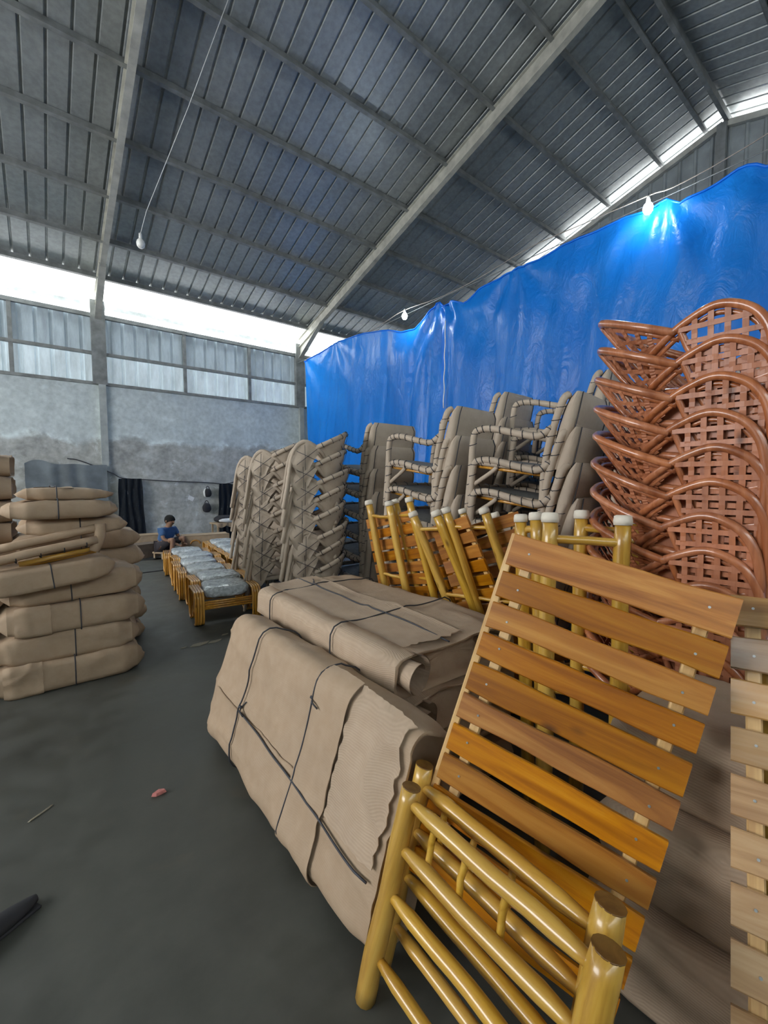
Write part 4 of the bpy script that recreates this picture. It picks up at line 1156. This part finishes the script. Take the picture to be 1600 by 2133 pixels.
# ================================================================== PERSON
def skin_obj(name, verts, edges, radii, mat, parent, root=0, sub=2):
    me = bpy.data.meshes.new(name); me.from_pydata([tuple(v) for v in verts], edges, []); me.materials.append(mat)
    o = link(name, me, parent)
    md = o.modifiers.new('skin', 'SKIN'); md.use_smooth_shade = True
    lay_ = me.skin_vertices[0].data
    for i, r_ in enumerate(radii): lay_[i].radius = (r_, r_) if not isinstance(r_, tuple) else r_; lay_[i].use_root = (i == root)
    sb = o.modifiers.new('sub', 'SUBSURF'); sb.levels = sub; sb.render_levels = sub
    return o
pl = at_z(340, 1172, 0.0)
person = thing('person', 'person in a blue shirt seated low by the wall, looking down at the ottomans', 'person', (1.83, 8.95, 0), math.atan2(-.80, .60))
# local: x forward, y to the person's left, z up; seated on a low stool, knees drawn up, leaning forward
Bv = [(-.08, 0, .24), (-.05, 0, .38), (.03, 0, .52), (.05, 0, .60), (.075, 0, .655), (.10, 0, .70), (.115, 0, .76),      # 0..6 pelvis to crown
      (.04, .16, .555), (.08, .22, .40), (.25, .15, .30), (.31, .12, .285),                                                 # 7..10 left arm
      (.04, -.16, .555), (.10, -.20, .40), (.28, -.10, .30), (.34, -.07, .28),                                              # 11..14 right arm
      (-.06, .09, .235), (.26, .17, .40), (.22, .16, .07), (.24, .16, .03), (.36, .17, .022),                                # 15..19 left leg
      (-.06, -.09, .235), (.28, -.15, .40), (.22, -.15, .07), (.24, -.15, .03), (.36, -.16, .022)]                           # 20..24 right leg
Be = [(0, 1), (1, 2), (2, 3), (3, 4), (4, 5), (5, 6), (2, 7), (7, 8), (8, 9), (9, 10), (2, 11), (11, 12), (12, 13), (13, 14), (0, 15), (15, 16), (16, 17), (17, 18), (18, 19), (0, 20), (20, 21), (21, 22), (22, 23), (23, 24)]
Br = [.10, .10, .10, .045, .062, .082, .055, .045, .035, .026, .022, .045, .035, .026, .022, .075, .052, .033, .035, .022, .075, .052, .033, .035, .022]
body = skin_obj('body', Bv, Be, Br, skin_m, person)
shirt = skin_obj('shirt', [Bv[0], Bv[1], Bv[2], (.045, 0, .585), Bv[7], V(Bv[7]).lerp(V(Bv[8]), .75), Bv[11], V(Bv[11]).lerp(V(Bv[12]), .75)], [(0, 1), (1, 2), (2, 3), (2, 4), (4, 5), (2, 6), (6, 7)], [.118, .125, .118, .06, .062, .055, .062, .055], shirt_m, person)
shorts = skin_obj('shorts', [Bv[0], Bv[15], V(Bv[15]).lerp(V(Bv[16]), .85), Bv[20], V(Bv[20]).lerp(V(Bv[21]), .85)], [(0, 1), (1, 2), (0, 3), (3, 4)], [.115, .092, .075, .092, .075], short_m, person)
m = MB()
hc = V((.085, 0, .735))
def hair(u, v):
    th = u * math.pi * .62; ph = 2 * math.pi * v
    d = V((math.sin(th) * math.cos(ph), math.sin(th) * math.sin(ph), math.cos(th)))
    d = Matrix.Rotation(R(-22), 3, 'Y') @ d
    return hc + V((d.x * .098, d.y * .088, d.z * .098)) * (1 + .05 * noise.noise(d * 6))
m.grid(hair, 10, 20, cv=True); m.build('hair', hair_m, person)
# face and fingers
face = MB(); face.tube([(.165, 0, .715), (.185, 0, .695), (.17, 0, .688)], [.009, .013, .008], 8); face.build('nose', skin_m, person)
for s in (-1, 1):
    q = MB(); q.tube([(.155, s * .030, .722), (.166, s * .030, .722)], [.011, .005], 8); q.build('eye', black_m, person)
    q = MB(); q.tube([(.08, s * .082, .73), (.085, s * .094, .715), (.08, s * .086, .695)], .011, 8); q.build('ear', skin_m, person)
    hb = V(Bv[10] if s > 0 else Bv[14])
    for k in range(4):
        yk = (k - 1.5) * .013; ln = (.055, .065, .06, .048)[k]
        q = MB(); q.tube([hb + V((-.01, yk, 0)), hb + V((ln * .6, yk, -.006)), hb + V((ln, yk, -.026))], [.008, .0075, .006], 6); q.build('finger', skin_m, person)
    q = MB(); q.tube([hb + V((-.02, -s * .018, 0)), hb + V((.012, -s * .038, -.008)), hb + V((.03, -s * .036, -.02))], [.009, .008, .006], 6); q.build('thumb', skin_m, person)
q = MB(); q.tube([(.166, -.022, .668), (.172, 0, .666), (.166, .022, .668)], .005, 6); q.build('mouth', short_m, person)
st = thing('low_stool', 'low wooden stool under the seated person', 'stool', (1.83 - .05 * .6, 8.95 + .05 * .8, 0), math.atan2(-.80, .60))
MB().box((-.05, 0, .12), (.24, .26, .03), None, .006).build('stool_top', card_m, st)
for sx in (-1, 1):
    for sy in (-1, 1): MB().box((-.05 + sx * .09, sy * .1, .0525), (.03, .03, .105)).build('leg', card_m, st)

# ================================================================== ALONG THE BACK WALL
YW = YB - .12
rope = [at_y(px, py, YW) for px, py in ((140, 955), (168, 960), (232, 985), (255, 996), (300, 999), (370, 1003), (430, 1005), (470, 1008), (500, 1000), (520, 997))]
tag(MB().tube(spline(rope, 4), .012, 6).build('rope', string_m), 'dark rope sagging along the back wall, carrying the black nets', 'rope')
def net(label, pxl, pxr, pyt, pyb, seed, flare=1.25, mat=None, nm='net_curtain', sag=.02):
    a, b_ = at_y(pxl, pyt, YW - .05), at_y(pxr, pyt, YW - .05); zb = at_y(pxl, pyb, YW - .05).z
    c = (a + b_) / 2; w = b_.x - a.x
    def side(sg):
        def fn(u, v):
            ww = w * (1 + (flare - 1) * v) ; x = c.x + (u - .5) * ww + .02 * noise.noise(V((u * 6, v * 3, seed)))
            y = c.y + .022 * math.sin(u * 21 + 3 * noise.noise(V((u * 2, v * 2, seed)))) * (.5 + v * .5) + .05 * v * noise.noise(V((u * 3, v * 2, seed + 3))) + sg * .004
            zt = a.z - sag * (.4 + noise.noise(V((u * 3, seed, 2)))); return V((x, y, zt + (max(.015, zb) - zt) * v))
        return fn
    m = MB(); m.grid(side(-1), 60, 16); m.grid(lambda u, v: side(1)(1 - u, v), 60, 16)
    return tag(m.build(nm, mat or net_m), label, 'curtain', 'black nets on the back wall')
net('black net curtain hanging from the rope left of the seated person', 247, 295, 996, 1132, 2.0)
net('black net curtain hanging from the rope beside the wrapped chairs', 457, 490, 1007, 1128, 6.0, 1.4)
net('dark blue-black cloth spread over the wall behind the left pile', 50, 222, 958, 1100, 9.0, 1.0, M_simple('dark_blue_cloth', (.15, .175, .19), .8, var=.4, scale=3), 'wall_cloth', .16)
# bags
def bag(name, label, c, w, d, h, mat, handle=True, extra=None):
    t = thing(name, label, 'bag', c)
    def fn(u, v):
        th = math.pi * u; ph = 2 * math.pi * v; r_ = math.sin(th) ** .6
        p = V((w / 2 * r_ * math.copysign(abs(math.cos(ph)) ** .7, math.cos(ph)), d / 2 * r_ * math.copysign(abs(math.sin(ph)) ** .7, math.sin(ph)), h / 2 * math.cos(th) * (1.0 if th > 1.5 else .9)))
        p.x *= 1 - .25 * max(0, p.z / h); return p * (1 + .12 * noise.noise(p * 12))
    MB().grid(fn, 12, 18, cv=True).build('bag_body', mat, t)
    if handle:
        for s in (-.25, .25): MB().tube(spline([(w * s, 0, h * .38), (w * s * .6, 0, h * .62), (0, .02, h * .72)], 4), .008, 6).build('strap', black_m, t)
    if extra: MB().grid(lambda u, v: fn(u, .5 + v * .28 - .14) * 1.04 + V((-w * .12, 0, 0)), 10, 6).build('white_panel', extra, t)
    return t
bag('plastic_bag', 'white and black bag hanging on the back wall above the backpack', at_y(433, 1026, YB - .12), .17, .12, .22, black_m, True, white_m)
bag('backpack', 'small black backpack hanging on the back wall', at_y(431, 1057, YB - .13), .20, .14, .24, black_m)
p = at_y(398, 1038, YB - .008); tag(MB().add([p + V((-.07, 0, .06)), p + V((.08, 0, .06)), p + V((.02, 0, -.09)), p + V((-.03, 0, -.04))], [(0, 1, 2, 3)]) or MB().box(p, (.13, .004, .10), Matrix.Rotation(.5, 3, 'Y')).build('paper_scrap', white_m), 'pale scrap of paper stuck on the back wall', 'paper')
# small table
tb_ = thing('small_table', 'small rough table with cloth edge before the right net', 'table', (3.35, 10.15, 0), R(6))
MB().box((0, 0, .50), (.62, .40, .03), None, .006).build('table_top', card_m, tb_)
for sx in (-1, 1):
    for sy in (-1, 1): MB().box((sx * .26, sy * .15, .2425), (.035, .035, .485)).build('leg', card_m, tb_)
MB().grid(lambda u, v: V(((u - .5) * .64, -.205 - .02 * abs(math.sin(u * 14)), .515 - v * (.05 + .05 * abs(math.sin(u * 9))))), 30, 4).build('cloth_edge', card_m, tb_)
bag('handbag', 'dark bag lying on the small table', V((3.32, 10.18, .60)), .46, .26, .18, black_m, False)
t = thing('plastic_bundle', 'white plastic bundle on the front of the small table', 'bundle', (3.36, 10.0, .565))
MB().grid(lambda u, v: (lambda d: V((d.x * .22, d.y * .06, d.z * .05)) * (1 + .3 * noise.noise(d * 3)))(V((math.sin(math.pi * u) * math.cos(2 * math.pi * v), math.sin(math.pi * u) * math.sin(2 * math.pi * v), math.cos(math.pi * u)))), 10, 16, cv=True).build('wrapping', white_m, t)
# cartons and boards at the foot of the wall
def carton(label, loc, size, rz, mat=card_m, arcs=False, name='carton'):
    t = thing(name, label, 'box', loc, rz); L, W, H = size
    m = MB(); th = .006
    m.box((0, -W / 2, H / 2), (L, th, H)); m.build('front_panel', mat, t)
    MB().box((0, W / 2, H / 2), (L, th, H)).build('back_panel', mat, t)
    for s in (-1, 1): MB().box((s * L / 2, 0, H / 2), (th, W - th, H)).build('side_panel', mat, t)
    for s in (-1, 1): MB().box((0, s * W / 4, H + .004), (L, W / 2 - .002, th), Matrix.Rotation(R(3 * s), 3, 'X')).build('top_flap', mat, t)
    if arcs:
        for s in (-1, 1): MB().tube([(s * L * .26 + .085 * math.cos(a * math.pi / 10), -W / 2 - .012, H * .62 + .07 * math.sin(a * math.pi / 10)) for a in range(11)], .014, 7).build('arched_pole', honey_m, t)
    return t
carton('long carton behind the left ottoman row, two arched poles on its front', (2.55, 9.0, 0), (.85, .34, .40), R(-5), card_m, True)
carton('low crumpled carton at the foot of the wall under the left net', (1.55, 10.55, 0), (.95, .4, .30), R(3))
carton('flat carton beside the far ottomans at the right net', (3.6, 9.0, 0), (.7, .4, .40), R(-8))
carton('brown box on the floor beside the seated person', (1.52, 9.35, 0), (.42, .32, .26), R(20), M_simple('dark_cardboard', (.16, .12, .09), .9))
m = MB(); m.grid(lambda u, v: V((.72 + 1.05 * u, 8.95 + .85 * v + .1 * noise.noise(V((u * 3, v, 1))), .006 + .05 * max(0, noise.noise(V((u * 5, v * 4, 4)))))), 30, 20)
tag(m.build('plastic_sheet', M_simple('black_plastic', (.02, .024, .026), .45)), 'crumpled black plastic sheet on the floor before the left net', 'plastic sheet')
m = MB(); m.tube(spline([(.2, 7.55, .006), (.9, 7.7, .006), (1.5, 7.75, .006), (1.62, 7.8, .006)], 5), .012, 6)  # thin dark tube added to stand for the joint line in the floor
tag(m.build('floor_joint', string_m), 'dark floor joint line, built as a thin tube, before the black plastic', 'cord')
# ================================================================== FLOOR BITS
def scrap(name, label, c, pts, mat, h=.01, cat='litter'):
    n = len(pts); cz = V(c); vs = [cz + V((x, y, .002)) for x, y in pts] + [cz + V((x * .8, y * .8, h + .004 * math.sin(i * 3))) for i, (x, y) in enumerate(pts)]
    m = MB(); m.add(vs, [tuple(range(n))[::-1], tuple(range(n, 2 * n))] + [(i, (i + 1) % n, n + (i + 1) % n, n + i) for i in range(n)])
    return tag(m.build(name, mat), label, cat)
c = at_z(330, 1655, 0); scrap('candy_wrapper', 'small crumpled pink wrapper lying alone on the floor', c, [(-.03, .0), (-.012, -.013), (.012, -.012), (.034, -.006), (.03, .012), (.005, .014)], M_simple('pink_wrapper', (.55, .20, .18), .4, var=.4, scale=60), .016)
c = at_z(85, 1695, 0); scrap('wood_splinter', 'thin pale splinter on the dark floor at left', c, [(-.045, -.03), (-.04, -.034), (.03, .015), (.045, .034), (.03, .026)], M_simple('splinter', (.34, .30, .22), .8), .005)
for i, (px, py, s, lb_) in enumerate(((415, 1342, 1., 'larger pale paper scrap on the floor before the nearest ottoman'), (447, 1336, .75, 'right-hand pale paper scrap on the floor before the nearest ottoman'), (468, 1322, .4, 'tiny pale scrap between package and nearest ottoman'), (382, 1350, .35, 'tiny pale scrap left of the larger paper scrap'))):
    c = at_z(px, py, 0); scrap('paper_scrap', lb_, c, [(-.09 * s, -.03 * s), (-.01 * s, -.055 * s), (.06 * s, -.02 * s), (.10 * s, .03 * s), (.02 * s, .035 * s), (-.05 * s, .02 * s)], M_simple('pale_scrap', (.25, .225, .17), .85), .004, 'paper')
c = at_z(-18, 1955, 0); t = thing('dark_shoe', 'tip of a dark shoe at the left picture edge', 'shoe', c, R(30))
def shoe(u, v):
    a = 2 * math.pi * v; x = -.13 + .26 * u; w = .042 * (math.sin(math.pi * (.08 + .90 * u)) ** .45); h = .075 - .045 * u
    return V((x, w * math.cos(a), max(.012, h * .5 + h * .5 * math.sin(a))))
MB().grid(shoe, 14, 14, cv=True).build('upper', black_m, t)
MB().box((0, 0, .006), (.25, .08, .012), None, .004).build('sole', black_m, t)
